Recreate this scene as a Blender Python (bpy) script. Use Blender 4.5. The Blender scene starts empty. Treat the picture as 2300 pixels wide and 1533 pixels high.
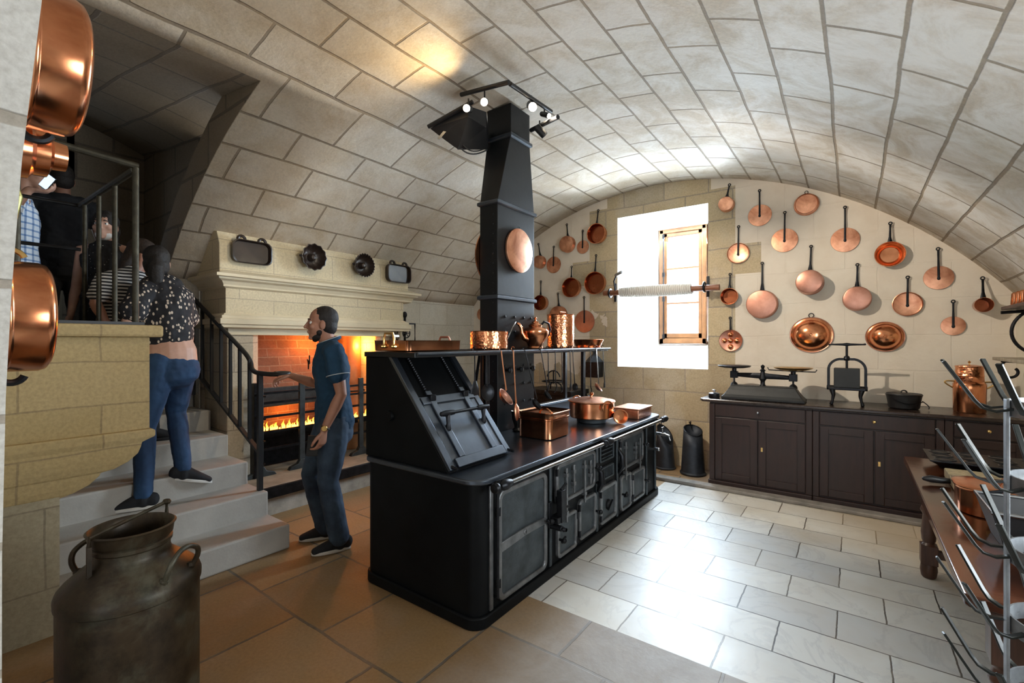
import bpy, bmesh, math, random
from mathutils import Vector as V, Matrix, noise
random.seed(7)
S = bpy.context.scene
C = S.collection
PI = math.pi
TH = math.radians(36.3)          # camera heading, left of the room's long axis (Y)
FPX = 1042.0                     # focal length in pixels of the 2300 px wide frame
EYE = 1.5

# ------------------------------------------------------------ camera
cam = bpy.data.cameras.new('camera')
camo = bpy.data.objects.new('camera', cam); C.objects.link(camo)
camo.location = (0, 0, EYE); camo.rotation_euler = (PI/2, 0, TH)
cam.lens = FPX/2300*36; cam.sensor_width = 36; cam.clip_start = .05; cam.clip_end = 100
S.camera = camo
S.view_settings.view_transform = 'Standard'
try: S.view_settings.look = 'None'
except Exception: pass
S.view_settings.gamma = 1
S.view_settings.use_curve_mapping = False
S.view_settings.exposure = 0.25
S.cycles.use_denoising = True
S.cycles.max_bounces = 8
S.cycles.diffuse_bounces = 5
S.cycles.glossy_bounces = 4
S.cycles.transparent_max_bounces = 8
S.cycles.sample_clamp_indirect = 6
S.cycles.caustics_reflective = False
S.cycles.caustics_refractive = False

# ------------------------------------------------------------ world and daylight
W = bpy.data.worlds.new('sky'); S.world = W; W.use_nodes = True
bg = W.node_tree.nodes['Background']
bg.inputs[0].default_value = (.86, .93, 1, 1); bg.inputs[1].default_value = 3.0

def area(name, loc, target, sx, sy, power, col, spread=PI):
    l = bpy.data.lights.new(name, 'AREA'); l.shape = 'RECTANGLE'; l.size = sx; l.size_y = sy
    l.energy = power; l.color = col; l.spread = spread
    o = bpy.data.objects.new(name, l); C.objects.link(o); o.location = loc
    d = V(target)-V(loc); o.rotation_euler = d.to_track_quat('-Z', 'Y').to_euler(); return o
def spot(name, loc, target, power, col, deg, blend=.3, size=.03):
    l = bpy.data.lights.new(name, 'SPOT'); l.energy = power; l.color = col
    l.spot_size = math.radians(deg); l.spot_blend = blend; l.shadow_soft_size = size
    o = bpy.data.objects.new(name, l); C.objects.link(o); o.location = loc
    d = V(target)-V(loc); o.rotation_euler = d.to_track_quat('-Z', 'Y').to_euler(); return o
def point(name, loc, power, col, size=.05):
    l = bpy.data.lights.new(name, 'POINT'); l.energy = power; l.color = col; l.shadow_soft_size = size
    o = bpy.data.objects.new(name, l); C.objects.link(o); o.location = loc; return o
DAY = (.70, .85, 1)
area('window_daylight', (-1.92, 6.95, 2.35), (-1.75, 3.5, .5), .9, 1.8, 560, DAY)
# light of a supposed, unseen right-wall window; fill added at the doorway behind
area('unseen_window_light', (1.50, 1.95, 1.42), (-3.5, 2.2, 1.3), 1.3, .9, 58, (.86, .94, 1))
area('doorway_fill', (-.1, -2.6, 1.5), (-.6, 3, 1.9), 1.4, 1.9, 8, (.97, .97, 1))
area('passage_daylight', (-7.05, .9, 3.0), (-6.0, .9, 2.9), .8, .9, 5, DAY)
WARM = (1, .72, .38)
# the track spots on top of the flue (their housings are built further down)
spot('track_light_beam', (-2.27, 2.54, 3.20), (-2.9, .9, 3.25), 26, WARM, 150, .9, .02)
spot('track_light_beam', (-2.12, 2.56, 3.21), (-4.4, 2.9, 1.9), 85, (1, .86, .64), 80, .7, .02)
spot('track_light_beam', (-1.93, 2.88, 3.25), (-.2, 5.7, 1.4), 250, (1, .89, .74), 75, .6, .02)
spot('track_light_beam', (-1.92, 3.09, 3.26), (-3.4, 5.6, 1.6), 90, (1, .84, .6), 70, .6, .02)
# fire
point('fire_glow', (-4.72, 2.55, .78), 9, (1, .28, .05), .12)
point('fire_glow', (-4.62, 3.30, 1.45), 16, (1, .3, .05), .06)
point('fire_glow', (-4.60, 2.7, 1.50), 7, (1, .3, .05), .1)

# ------------------------------------------------------------ helpers
SN, CS = math.sin(TH), math.cos(TH)
def ray(u, v):
    a = (u-1150)/FPX; return V((CS*a-SN, SN*a+CS, (766-v)/FPX))
def atX(u, v, X): d = ray(u, v); return V((0, 0, EYE))+d*(X/d.x)
def atY(u, v, Y): d = ray(u, v); return V((0, 0, EYE))+d*(Y/d.y)
def atZ(u, v, Z): d = ray(u, v); return V((0, 0, EYE))+d*((Z-EYE)/d.z)

def root(name, label, cat, loc=(0, 0, 0), group=None, rz=0):
    o = bpy.data.objects.new(name, None); C.objects.link(o); o.location = loc; o.rotation_euler.z = rz
    o.empty_display_size = .1
    o['label'] = label; o['category'] = cat
    if group: o['group'] = group
    return o
def tag(o, label, cat, group=None, kind=None):
    o['label'] = label; o['category'] = cat
    if group: o['group'] = group
    if kind: o['kind'] = kind
    return o
def copy_tree(o, parent=None):
    c = o.copy(); C.objects.link(c)
    if parent: c.parent = parent
    for ch in [x for x in o.children]: copy_tree(ch, c)
    return c
def frame(axis, side=None):
    z = V(axis).normalized()
    if side is None: side = V((0, 0, 1)) if abs(z.z) < .9 else V((1, 0, 0))
    x = V(side)-z*V(side).dot(z)
    if x.length < 1e-6: x = z.orthogonal()
    x.normalize(); return x, z.cross(x), z

class MB:
    def __init__(s): s.v = []; s.f = []
    def quadgrid(s, rings, close=True, caps=True):
        b = len(s.v); n = len(rings[0])
        for r in rings: s.v += [V(p) for p in r]
        m = n if close else n-1
        for i in range(len(rings)-1):
            for j in range(m):
                k = (j+1) % n
                s.f.append((b+i*n+j, b+i*n+k, b+(i+1)*n+k, b+(i+1)*n+j))
        if caps and close:
            s.f.append(tuple(b+j for j in range(n))[::-1])
            e = b+(len(rings)-1)*n; s.f.append(tuple(e+j for j in range(n)))
        return s
    def box(s, lo, hi, rz=0, piv=None):
        x0, y0, z0 = lo; x1, y1, z1 = hi
        P = [V(p) for p in ((x0,y0,z0),(x1,y0,z0),(x1,y1,z0),(x0,y1,z0),(x0,y0,z1),(x1,y0,z1),(x1,y1,z1),(x0,y1,z1))]
        if rz:
            piv = V(piv) if piv is not None else V(((x0+x1)/2, (y0+y1)/2, 0))
            R = Matrix.Rotation(rz, 3, 'Z'); P = [piv+R@(p-piv) for p in P]
        b = len(s.v); s.v += P
        for f in ((0,3,2,1),(4,5,6,7),(0,1,5,4),(1,2,6,5),(2,3,7,6),(3,0,4,7)): s.f.append(tuple(b+i for i in f))
        return s
    def bar(s, p0, p1, w, h, side=None):
        """rectangular bar; w along side, h across"""
        p0, p1 = V(p0), V(p1); x, y, z = frame(p1-p0, side)
        o = [x*w/2+y*h/2, -x*w/2+y*h/2, -x*w/2-y*h/2, x*w/2-y*h/2]
        return s.quadgrid([[p0+q for q in o], [p1+q for q in o]])
    def strip(s, pts, w, h, side):
        """flat bar following a path"""
        pts = [V(p) for p in pts]; rings = []
        for i, p in enumerate(pts):
            t = (pts[min(i+1, len(pts)-1)]-pts[max(i-1, 0)]); x, y, z = frame(t, side)
            rings.append([p+x*w/2+y*h/2, p-x*w/2+y*h/2, p-x*w/2-y*h/2, p+x*w/2-y*h/2])
        return s.quadgrid(rings)
    def tube(s, pts, r, n=10, closed=False):
        pts = [V(p) for p in pts]; rings = []; m = len(pts)
        rr = r if isinstance(r, (list, tuple)) else [r]*m
        px = None
        for i, p in enumerate(pts):
            a = pts[(i-1) % m] if closed else pts[max(i-1, 0)]; b = pts[(i+1) % m] if closed else pts[min(i+1, m-1)]
            x, y, z = frame(b-a, px); px = x
            rings.append([p+(x*math.cos(2*PI*k/n)+y*math.sin(2*PI*k/n))*rr[i] for k in range(n)])
        if closed: rings.append(rings[0]); return s.quadgrid(rings, caps=False)
        return s.quadgrid(rings)
    def cyl(s, p0, p1, r0, r1=None, n=16):
        return s.tube([p0, p1], [r0, r0 if r1 is None else r1], n)
    def lathe(s, prof, o=(0, 0, 0), axis=(0, 0, 1), n=32, side=None, sx=1, sy=1):
        """profile of (radius, height) about an axis; sx, sy squash it to an oval"""
        o = V(o); x, y, z = frame(axis, side); rings = []
        for r, h in prof:
            r = max(r, 1e-4)
            rings.append([o+z*h+x*(r*sx*math.cos(2*PI*k/n))+y*(r*sy*math.sin(2*PI*k/n)) for k in range(n)])
        return s.quadgrid(rings, caps=False)
    def prism(s, poly, o, ux, uy, depth):
        """2-D polygon (a,b) on axes ux, uy, extruded by the vector depth"""
        o, ux, uy, d = V(o), V(ux), V(uy), V(depth)
        r0 = [o+ux*a+uy*b for a, b in poly]; return s.quadgrid([r0, [p+d for p in r0]])
    def ell(s, c, rad, n=16, axes=None):
        c = V(c); X, Y, Z = axes or (V((1,0,0)), V((0,1,0)), V((0,0,1))); rings = []
        for i in range(n//2+1):
            t = PI*i/(n//2); zz = -math.cos(t); rr = max(math.sin(t), 1e-3)
            rings.append([c+X*(rad[0]*rr*math.cos(2*PI*k/n))+Y*(rad[1]*rr*math.sin(2*PI*k/n))+Z*(rad[2]*zz) for k in range(n)])
        return s.quadgrid(rings, caps=True)
    def limb(s, pts, rad, side=None, n=14):
        """chain of elliptic rings with rounded ends; rad = [(rx, ry)], rx along side"""
        pts = [V(p) for p in pts]; m = len(pts); rings = []
        rad = [(r, r) if not isinstance(r, (tuple, list)) else r for r in rad]
        fr = []; px = side
        for i in range(m):
            x, y, z = frame(pts[min(i+1, m-1)]-pts[max(i-1, 0)], px); fr.append((x, y, z))
            px = side if side is not None else x
        def ring(p, f, rx, ry): return [p+f[0]*(rx*math.cos(2*PI*k/n))+f[1]*(ry*math.sin(2*PI*k/n)) for k in range(n)]
        for t in (80, 55, 28):
            c, q = math.cos(math.radians(t)), math.sin(math.radians(t)); e = min(rad[0])
            rings.append(ring(pts[0]-fr[0][2]*e*q, fr[0], rad[0][0]*c, rad[0][1]*c))
        for i in range(m): rings.append(ring(pts[i], fr[i], *rad[i]))
        for t in (28, 55, 80):
            c, q = math.cos(math.radians(t)), math.sin(math.radians(t)); e = min(rad[-1])
            rings.append(ring(pts[-1]+fr[-1][2]*e*q, fr[-1], rad[-1][0]*c, rad[-1][1]*c))
        return s.quadgrid(rings)
    def build(s, name, m, parent=None, smooth=True, bevel=0, solid=0, sub=0, uvscale=None, sharp=35, voxel=0, smo=0, local=False, disp=None, dtex=None):
        me = bpy.data.meshes.new(name)
        off = V((0, 0, 0)); q = parent
        while q is not None and not local: off += V(q.location); q = q.parent
        me.from_pydata([p-off for p in s.v], [], s.f); me.update()
        bm = bmesh.new(); bm.from_mesh(me)
        if not voxel: bmesh.ops.remove_doubles(bm, verts=bm.verts, dist=1e-5)
        bmesh.ops.recalc_face_normals(bm, faces=bm.faces)
        uv = bm.loops.layers.uv.new('UVMap')
        for f in bm.faces:
            f.smooth = smooth; nrm = f.normal
            ax = max(range(3), key=lambda i: abs(nrm[i]))
            for l in f.loops:
                p = l.vert.co+off
                l[uv].uv = ((p.y, p.z), (p.x, p.z), (p.x, p.y))[ax]
        bm.to_mesh(me); bm.free()
        if smooth and not voxel:
            try: me.set_sharp_from_angle(angle=math.radians(sharp))
            except Exception: pass
        me.materials.append(m)
        o = bpy.data.objects.new(name, me); C.objects.link(o)
        if parent: o.parent = parent
        if solid:
            q = o.modifiers.new('s', 'SOLIDIFY'); q.thickness = solid; q.offset = 0
        if bevel:
            q = o.modifiers.new('b', 'BEVEL'); q.width = bevel; q.segments = 2; q.limit_method = 'ANGLE'; q.angle_limit = math.radians(40)
        if voxel:
            q = o.modifiers.new('r', 'REMESH'); q.mode = 'VOXEL'; q.voxel_size = voxel; q.use_smooth_shade = True
            if smo: q = o.modifiers.new('m', 'SMOOTH'); q.iterations = smo; q.factor = .5
            if disp:
                t = bpy.data.textures.new(name, 'CLOUDS'); t.noise_scale = disp[0]
                q = o.modifiers.new('d', 'DISPLACE'); q.texture = t; q.strength = disp[1]; q.texture_coords = 'GLOBAL'
        if sub: q = o.modifiers.new('u', 'SUBSURF'); q.levels = sub; q.render_levels = sub
        return o
def arc(c, ux, uy, r, a0, a1, n=12, r2=None):
    c, ux, uy = V(c), V(ux), V(uy); r2 = r if r2 is None else r2
    return [c+ux*((r+(r2-r)*i/n)*math.cos(math.radians(a0+(a1-a0)*i/n)))+uy*((r+(r2-r)*i/n)*math.sin(math.radians(a0+(a1-a0)*i/n))) for i in range(n+1)]
def smooth(pts, k=4):
    P = [V(p) for p in pts]; o = []
    for i in range(len(P)-1):
        a, b, c, d = P[max(i-1, 0)], P[i], P[i+1], P[min(i+2, len(P)-1)]
        for j in range(k):
            t = j/k; o.append(.5*((2*b)+(c-a)*t+(2*a-5*b+4*c-d)*t*t+(3*b-a-3*c+d)*t*t*t))
    return o+[P[-1]]
def rrect(w, h, r, n=5):
    p = []
    for cx, cy, a in ((w/2-r, h/2-r, 0), (-w/2+r, h/2-r, 90), (-w/2+r, -h/2+r, 180), (w/2-r, -h/2+r, 270)):
        p += [(cx+r*math.cos(math.radians(a+90*i/n)), cy+r*math.sin(math.radians(a+90*i/n))) for i in range(n+1)]
    return p
def bez(p0, p1, p2, n=10):
    p0, p1, p2 = V(p0), V(p1), V(p2)
    return [p0*(1-t)**2+p1*2*t*(1-t)+p2*t*t for t in [i/n for i in range(n+1)]]

# ------------------------------------------------------------ materials
class M:
    """tiny node builder"""
    def __init__(s, name):
        s.m = bpy.data.materials.new(name); s.m.use_nodes = True; s.t = s.m.node_tree
        s.b = s.t.nodes['Principled BSDF']
    def n(s, kind, **k):
        d = s.t.nodes.new(kind)
        for a, b in k.items():
            if a.startswith('_'): d.inputs[a[1:].replace('_', ' ')].default_value = b
            else: setattr(d, a, b)
        return d
    def l(s, a, b): s.t.links.new(a, b)
    def set(s, k, v): s.b.inputs[k].default_value = v
    def ramp(s, src, stops):
        r = s.n('ShaderNodeValToRGB'); e = r.color_ramp.elements
        while len(e) < len(stops): e.new(.5)
        for q, (p, c) in zip(e, stops): q.position = p; q.color = tuple(c)+(1,) if len(c) == 3 else c
        s.l(src, r.inputs[0]); return r.outputs[0]
    def mix(s, f, a, b, mode='MIX'):
        r = s.n('ShaderNodeMix', data_type='RGBA', blend_type=mode)
        for i, x in ((0, f), (6, a), (7, b)):
            if hasattr(x, 'is_linked') or hasattr(x, 'links'): s.l(x, r.inputs[i])
            else: r.inputs[i].default_value = x if i == 0 else tuple(x)+(1,)*(4-len(x))
        return r.outputs[2]
    def math(s, op, a, b=0, c=0):
        r = s.n('ShaderNodeMath', operation=op)
        for i, x in ((0, a), (1, b), (2, c)):
            if hasattr(x, 'links'): s.l(x, r.inputs[i])
            else: r.inputs[i].default_value = x
        return r.outputs[0]
    def noise(s, scale, detail=4, rough=.55, vec=None, col=False, dist=0):
        r = s.n('ShaderNodeTexNoise', _Scale=scale, _Detail=detail, _Roughness=rough, _Distortion=dist)
        if vec is not None: s.l(vec, r.inputs['Vector'])
        return r.outputs[1 if col else 0]
    def pos(s): return s.n('ShaderNodeNewGeometry').outputs['Position']
    def obj(s): return s.n('ShaderNodeTexCoord').outputs['Object']
    def uv(s): return s.n('ShaderNodeTexCoord').outputs['UV']
    def bump(s, h, strength=.3, dist=.01):
        r = s.n('ShaderNodeBump', _Strength=strength, _Distance=dist); s.l(h, r.inputs['Height'])
        s.l(r.outputs[0], s.b.inputs['Normal']); return s
def simple(name, col, rough=.5, metal=0, var=.25, scale=8, bump=0, bscale=40, rvar=0, spec=None, space='obj'):
    s = M(name); v = s.pos() if space == 'pos' else s.obj()
    f = s.noise(scale, 5, .6, v)
    lo = tuple(c*(1-var) for c in col); hi = tuple(min(1, c*(1+var)) for c in col)
    s.l(s.ramp(f, [(.3, lo), (.7, hi)]), s.b.inputs['Base Color'])
    s.set('Metallic', metal); s.set('Roughness', rough)
    if rvar:
        g = s.noise(scale*1.7, 4, .6, v); s.l(s.math('MULTIPLY_ADD', g, rvar, rough-rvar/2), s.b.inputs['Roughness'])
    if bump: s.bump(s.noise(bscale, 4, .6, v), bump, .004)
    if spec is not None: s.set('Specular IOR Level', spec)
    return s.m
def stone(name, c1, c2, mortar, bw, rh, ms=.012, coat=None, offs=.5, warp=.03, rough=.85, bump=.5, stain=(.5, .42, .3), stainf=.35, shift=(0, 0), coatc=(.75, .74, .70), sq=1, sqf=2, msmooth=.3):
    """blocks in courses with uneven joints and stains, on metre UVs"""
    s = M(name); uv = s.uv()
    mp = s.n('ShaderNodeMapping'); mp.inputs['Location'].default_value = (shift[0], shift[1], 0); s.l(uv, mp.inputs[0])
    nz = s.noise(1.3, 2, .5, mp.outputs[0], True)
    nz2 = s.noise(14, 3, .6, mp.outputs[0], True)
    va = s.n('ShaderNodeVectorMath', operation='MULTIPLY_ADD'); s.l(nz, va.inputs[0]); va.inputs[1].default_value = (warp*1.6,)*3; s.l(mp.outputs[0], va.inputs[2])
    vb = s.n('ShaderNodeVectorMath', operation='MULTIPLY_ADD'); s.l(nz2, vb.inputs[0]); vb.inputs[1].default_value = (warp*.28,)*3; s.l(va.outputs[0], vb.inputs[2])
    br = s.n('ShaderNodeTexBrick', offset=offs, squash=sq, squash_frequency=sqf)
    s.l(vb.outputs[0], br.inputs['Vector'])
    for k, v in (('Scale', 1), ('Mortar Size', ms), ('Mortar Smooth', msmooth), ('Bias', 0), ('Brick Width', bw), ('Row Height', rh)): br.inputs[k].default_value = v
    br.inputs['Color1'].default_value = c1+(1,); br.inputs['Color2'].default_value = c2+(1,); br.inputs['Mortar'].default_value = mortar+(1,)
    st = s.noise(3.2, 7, .62, s.pos(), dist=.6)
    stf = s.ramp(st, [(.42, (0, 0, 0)), (.72, (1, 1, 1))])
    col = s.mix(s.math('MULTIPLY', stf, stainf), br.outputs['Color'], stain)
    if coat:
        n2 = s.noise(1.7, 6, .6, s.pos())
        cf = s.ramp(n2, [(coat[0], (0, 0, 0)), (coat[1], (1, 1, 1))])
        inv = s.math('SUBTRACT', 1, br.outputs['Fac'])
        col = s.mix(s.math('MULTIPLY', s.math('MULTIPLY', cf, coat[2]), s.math('MULTIPLY_ADD', inv, .75, .25)), col, coatc)
    fine = s.noise(60, 5, .65, s.pos())
    col = s.mix(.6, col, s.ramp(fine, [(.28, (.6, .58, .55)), (.62, (1, 1, 1))]), 'MULTIPLY')
    s.l(col, s.b.inputs['Base Color']); s.set('Roughness', rough)
    h = s.math('SUBTRACT', s.math('MULTIPLY', s.noise(22, 6, .65, s.pos()), .45), br.outputs['Fac'])
    s.bump(h, bump, .012)
    return s

# ============================================================ THE ROOM
VX, VZ, VR = -2.0, -.45, 3.9                    # axis and radius of the main barrel vault
XL, XR, YE, YN = -4.97, 1.12, 5.72, .2          # left wall, right wall, end wall, near wall
def vz(x): return VZ+math.sqrt(VR*VR-(x-VX)**2)

JO = [-3.75, -3.45, -3.15, -2.83, -2.55, -2.23, -1.87, -1.54, -1.06, -.72, -.38, -.05, .25, .53, .831, 1.12, 1.44, 1.70, 2.0, 2.34, 2.63, 2.94, 3.21, 3.49, 3.8]
def rowv(s):                                     # arc length -> course number
    for i in range(len(JO)-1):
        if s <= JO[i+1]: return i+(s-JO[i])/(JO[i+1]-JO[i])
    return len(JO)-1
def vault_mat():
    s = stone('vault_stone', (.50, .40, .27), (.66, .57, .44), (.29, .235, .175), .60, .3, .0115, None, .45, .025, .9, .7, (.42, .30, .17), .55, (.13, 0), msmooth=.45)
    # limewash: thin on the left haunch, thick over the crown and right side; each block took it differently
    col = s.b.inputs['Base Color'].links[0].from_socket
    sep = s.n('ShaderNodeSeparateXYZ'); s.l(s.pos(), sep.inputs[0])
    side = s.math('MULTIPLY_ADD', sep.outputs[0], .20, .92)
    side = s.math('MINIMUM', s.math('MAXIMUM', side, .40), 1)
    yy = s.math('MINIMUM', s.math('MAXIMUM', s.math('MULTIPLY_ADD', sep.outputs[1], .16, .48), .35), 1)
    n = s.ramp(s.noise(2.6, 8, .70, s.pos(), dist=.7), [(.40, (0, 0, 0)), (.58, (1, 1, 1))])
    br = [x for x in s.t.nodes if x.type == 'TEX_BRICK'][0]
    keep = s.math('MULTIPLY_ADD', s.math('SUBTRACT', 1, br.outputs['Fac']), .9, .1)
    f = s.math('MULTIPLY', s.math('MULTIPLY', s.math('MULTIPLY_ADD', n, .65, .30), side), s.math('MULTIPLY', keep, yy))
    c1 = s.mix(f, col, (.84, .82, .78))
    # a few warm, unwashed patches and dark streaks
    warm = s.ramp(s.noise(.9, 6, .7, s.pos(), dist=1.2), [(.56, (0, 0, 0)), (.70, (1, 1, 1))])
    c1 = s.mix(s.math('MULTIPLY', warm, .40), c1, (.58, .47, .33))
    s.l(c1, s.b.inputs['Base Color'])
    return s.m
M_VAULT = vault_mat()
M_ASH = stone('ashlar_pale', (.60, .56, .47), (.66, .62, .53), (.50, .46, .38), .55, .30, .006, (.4, .7, .35), shift=(.1, .02), bump=.3).m
M_ASHT = stone('ashlar_tan', (.45, .335, .155), (.49, .37, .185), (.32, .235, .12), .62, .24, .005, None, stain=(.5, .38, .2), stainf=.25, shift=(.2, .02), bump=.25).m
M_ASHT2 = stone('ashlar_greyish_tan', (.36, .31, .21), (.40, .35, .24), (.26, .22, .15), .62, .40, .005, None, stain=(.25, .2, .13), stainf=.35, shift=(.1, .12), bump=.25).m
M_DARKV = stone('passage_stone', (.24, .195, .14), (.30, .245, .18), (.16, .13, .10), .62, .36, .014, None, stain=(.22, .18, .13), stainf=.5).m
M_STEP = simple('worn_limestone', (.37, .35, .315), .75, 0, .12, 4, .3, 60, space='pos')
M_JAMB = stone('white_jamb_stone', (.80, .79, .75), (.76, .75, .70), (.50, .45, .38), .9, .36, .014, None, stain=(.6, .57, .5), stainf=.2, shift=(.3, .12), bump=.5).m
M_BRICK = stone('fire_brick', (.26, .13, .09), (.20, .10, .07), (.30, .22, .18), .22, .085, .006, None, stain=(.08, .06, .05), stainf=.6, warp=.02).m
M_MANTEL = simple('cream_limestone', (.74, .66, .49), .8, 0, .08, 3, .25, 70, space='pos')

def struct(o, label=None):
    o['kind'] = 'structure'
    if label: o['label'] = label
    return o

# floor: big worn slabs round the stove, pale staggered flags to its right
def floor_mat():
    s = stone('floor_slabs', (.235, .135, .052), (.37, .235, .115), (.11, .085, .06), .66, .56, .009, None, .37, .03, .5, .35, (.30, .22, .15), .45, (.2, .3))
    a = s.b.inputs['Base Color'].links[0].from_socket
    uv = s.uv(); mp = s.n('ShaderNodeMapping'); mp.inputs['Location'].default_value = (.31, -2.26, 0); s.l(uv, mp.inputs[0])
    nz = s.noise(9, 3, .6, mp.outputs[0], True); va = s.n('ShaderNodeVectorMath', operation='MULTIPLY_ADD')
    s.l(nz, va.inputs[0]); va.inputs[1].default_value = (.012,)*3; s.l(mp.outputs[0], va.inputs[2])
    b = s.n('ShaderNodeTexBrick', offset=.46, squash=1); s.l(va.outputs[0], b.inputs['Vector'])
    for k, v in (('Scale', 1), ('Mortar Size', .0042), ('Mortar Smooth', .2), ('Bias', -.1), ('Brick Width', .46), ('Row Height', .302)): b.inputs[k].default_value = v
    b.inputs['Color1'].default_value = (.80, .79, .74, 1); b.inputs['Color2'].default_value = (.55, .545, .53, 1); b.inputs['Mortar'].default_value = (.07, .06, .05, 1)
    vein = s.ramp(s.noise(1.6, 8, .6, s.pos(), dist=2.2), [(.47, (1, 1, 1)), (.5, (.88, .88, .89)), (.53, (1, 1, 1))])
    w = s.mix(1, b.outputs['Color'], vein, 'MULTIPLY')
    w = s.mix(s.ramp(s.noise(1.1, 5, .6, s.pos()), [(.45, (0, 0, 0)), (.7, (.55, .55, .55))]), w, (.55, .46, .34))
    sep = s.n('ShaderNodeSeparateXYZ'); s.l(s.pos(), sep.inputs[0])
    inw = s.math('MULTIPLY', s.math('GREATER_THAN', sep.outputs[1], 2.26), s.math('GREATER_THAN', sep.outputs[0], -1.62))
    inw = s.math('MULTIPLY', inw, s.math('LESS_THAN', sep.outputs[1], 5.03))
    # the slabs nearer the doorway are greyer
    gx = s.math('MULTIPLY_ADD', s.noise(2, 4, .6, s.pos()), .5, sep.outputs[0])
    g = s.math('MULTIPLY', s.math('MINIMUM', s.math('MAXIMUM', s.math('MULTIPLY_ADD', gx, 1.6, 2.2), 0), 1), .75)
    a = s.mix(g, a, s.ramp(s.noise(2.5, 7, .65, s.pos(), dist=.8), [(.35, (.27, .24, .21)), (.6, (.40, .38, .36)), (.75, (.33, .29, .25))]))
    tan = s.math('MINIMUM', s.math('MAXIMUM', s.math('MULTIPLY_ADD', s.math('ADD', s.math('MULTIPLY', sep.outputs[0], 1.0), s.math('MULTIPLY', sep.outputs[1], .75)), 1.2, -3.75), 0), .75)
    w = s.mix(tan, w, (.47, .36, .23))  # tan towards the right and back, partly the fall of light put into colour
    s.l(s.mix(inw, a, w), s.b.inputs['Base Color'])
    r = s.noise(3, 5, .6, s.pos()); rr = s.math('MULTIPLY_ADD', r, .3, .28)
    s.l(s.math('SUBTRACT', s.math('ADD', rr, .12), s.math('MULTIPLY', inw, .14)), s.b.inputs['Roughness'])
    h1 = [x for x in s.t.nodes if x.type == 'BUMP'][0].inputs['Height'].links[0].from_socket
    h2 = s.math('SUBTRACT', s.math('MULTIPLY', s.noise(5, 3, .5, s.pos()), .5), b.outputs['Fac'])
    mx = s.n('ShaderNodeMix', data_type='FLOAT'); s.l(inw, mx.inputs[0]); s.l(h1, mx.inputs[2]); s.l(h2, mx.inputs[3])
    s.bump(mx.outputs[0], .35, .01)
    return s.m
M_FLOOR = floor_mat()
struct(MB().box((-7.6, -3.2, -.15), (XR+.3, YE+.3, 0)).build('floor', M_FLOOR, smooth=False))

# main vault as one curved shell with the passage opening cut out of it
XC, YC = -3.217, 1.52                            # the cut: x < XC between the near wall and YC
a0 = -math.asin((VX-XL)/VR); a1 = math.asin((XR-VX)/VR); ac = math.asin((XC-VX)/VR)
angs = sorted([a for a in [a0+(a1-a0)*i/72 for i in range(73)] if abs(a-ac) > .012]+[ac])
ys = [-3.0, -1, YN, .8, YC, 2.4, 3.4, 4.5, YE+.02]
me = bpy.data.meshes.new('ceiling'); vs = []; fs = []; uvs = []
for a in angs:
    for y in ys: vs.append((VX+VR*math.sin(a), y, VZ+VR*math.cos(a)))
for i in range(len(angs)-1):
    for j in range(len(ys)-1):
        if angs[i+1] <= ac+1e-6 and ys[j+1] <= YC+1e-6 : continue
        fs.append((i*len(ys)+j, i*len(ys)+j+1, (i+1)*len(ys)+j+1, (i+1)*len(ys)+j))
me.from_pydata(vs, [], fs); uvl = me.uv_layers.new(name='UVMap')
for p in me.polygons:
    p.use_smooth = True
    for li in p.loop_indices:
        vi = me.loops[li].vertex_index; i, j = divmod(vi, len(ys)); uvl.data[li].uv = (ys[j], rowv(angs[i]*VR)*.3)
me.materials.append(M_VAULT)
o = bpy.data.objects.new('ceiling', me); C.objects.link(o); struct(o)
q = o.modifiers.new('s', 'SOLIDIFY'); q.thickness = .25; q.offset = -1

# left wall below the springing (behind the hearth), right wall, near wall block, back wall
struct(MB().box((XL-.3, 1.78, 0), (XL, YE, vz(XL)+.1)).build('wall_left', M_ASH, smooth=False))
struct(MB().box((XR, -3.0, 0), (XR+.3, 1.28, 2.0)).box((XR, 2.62, 0), (XR+.3, YE, 2.0)).box((XR, 1.28, 0), (XR+.3, 2.62, .95)).box((XR, 1.28, 1.88), (XR+.3, 2.62, 2.0)).build('wall_right', simple('lime_plaster', (.70, .64, .52), .9, 0, .08, 3, .3, 30, space='pos'), smooth=False))
edge = [(-1.915, 0), (-1.905, .9), (-1.84, 1.35), (-1.75, 1.62), (-1.60, 1.93), (-1.37, 2.21), (-1.2, 2.5), (-1.0, 2.9), (-.85, 3.25)]
top = [(x, vz(x)+.05) for x in [-.85-.2*i for i in range(11)]+[-3.217]]
poly = edge+top+[(-3.29, 3.22), (-3.29, 0)]
struct(MB().prism(poly, (0, YN, 0), (1, 0, 0), (0, 0, 1), (0, -.75, 0)).build('wall_near', M_JAMB, smooth=False))
struct(MB().box((-3.3, -3.25, 0), (-.9, -3.0, 3.6)).box((.7, -3.25, 0), (XR+.3, -3.0, 3.6)).box((-.9, -3.25, 2.6), (.7, -3.0, 3.6)).build('wall_back', M_ASH, smooth=False))
struct(MB().box((-3.5, -3.0, 0), (-3.29, -.54, 3.6)).build('wall_side', M_ASH, smooth=False))

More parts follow.
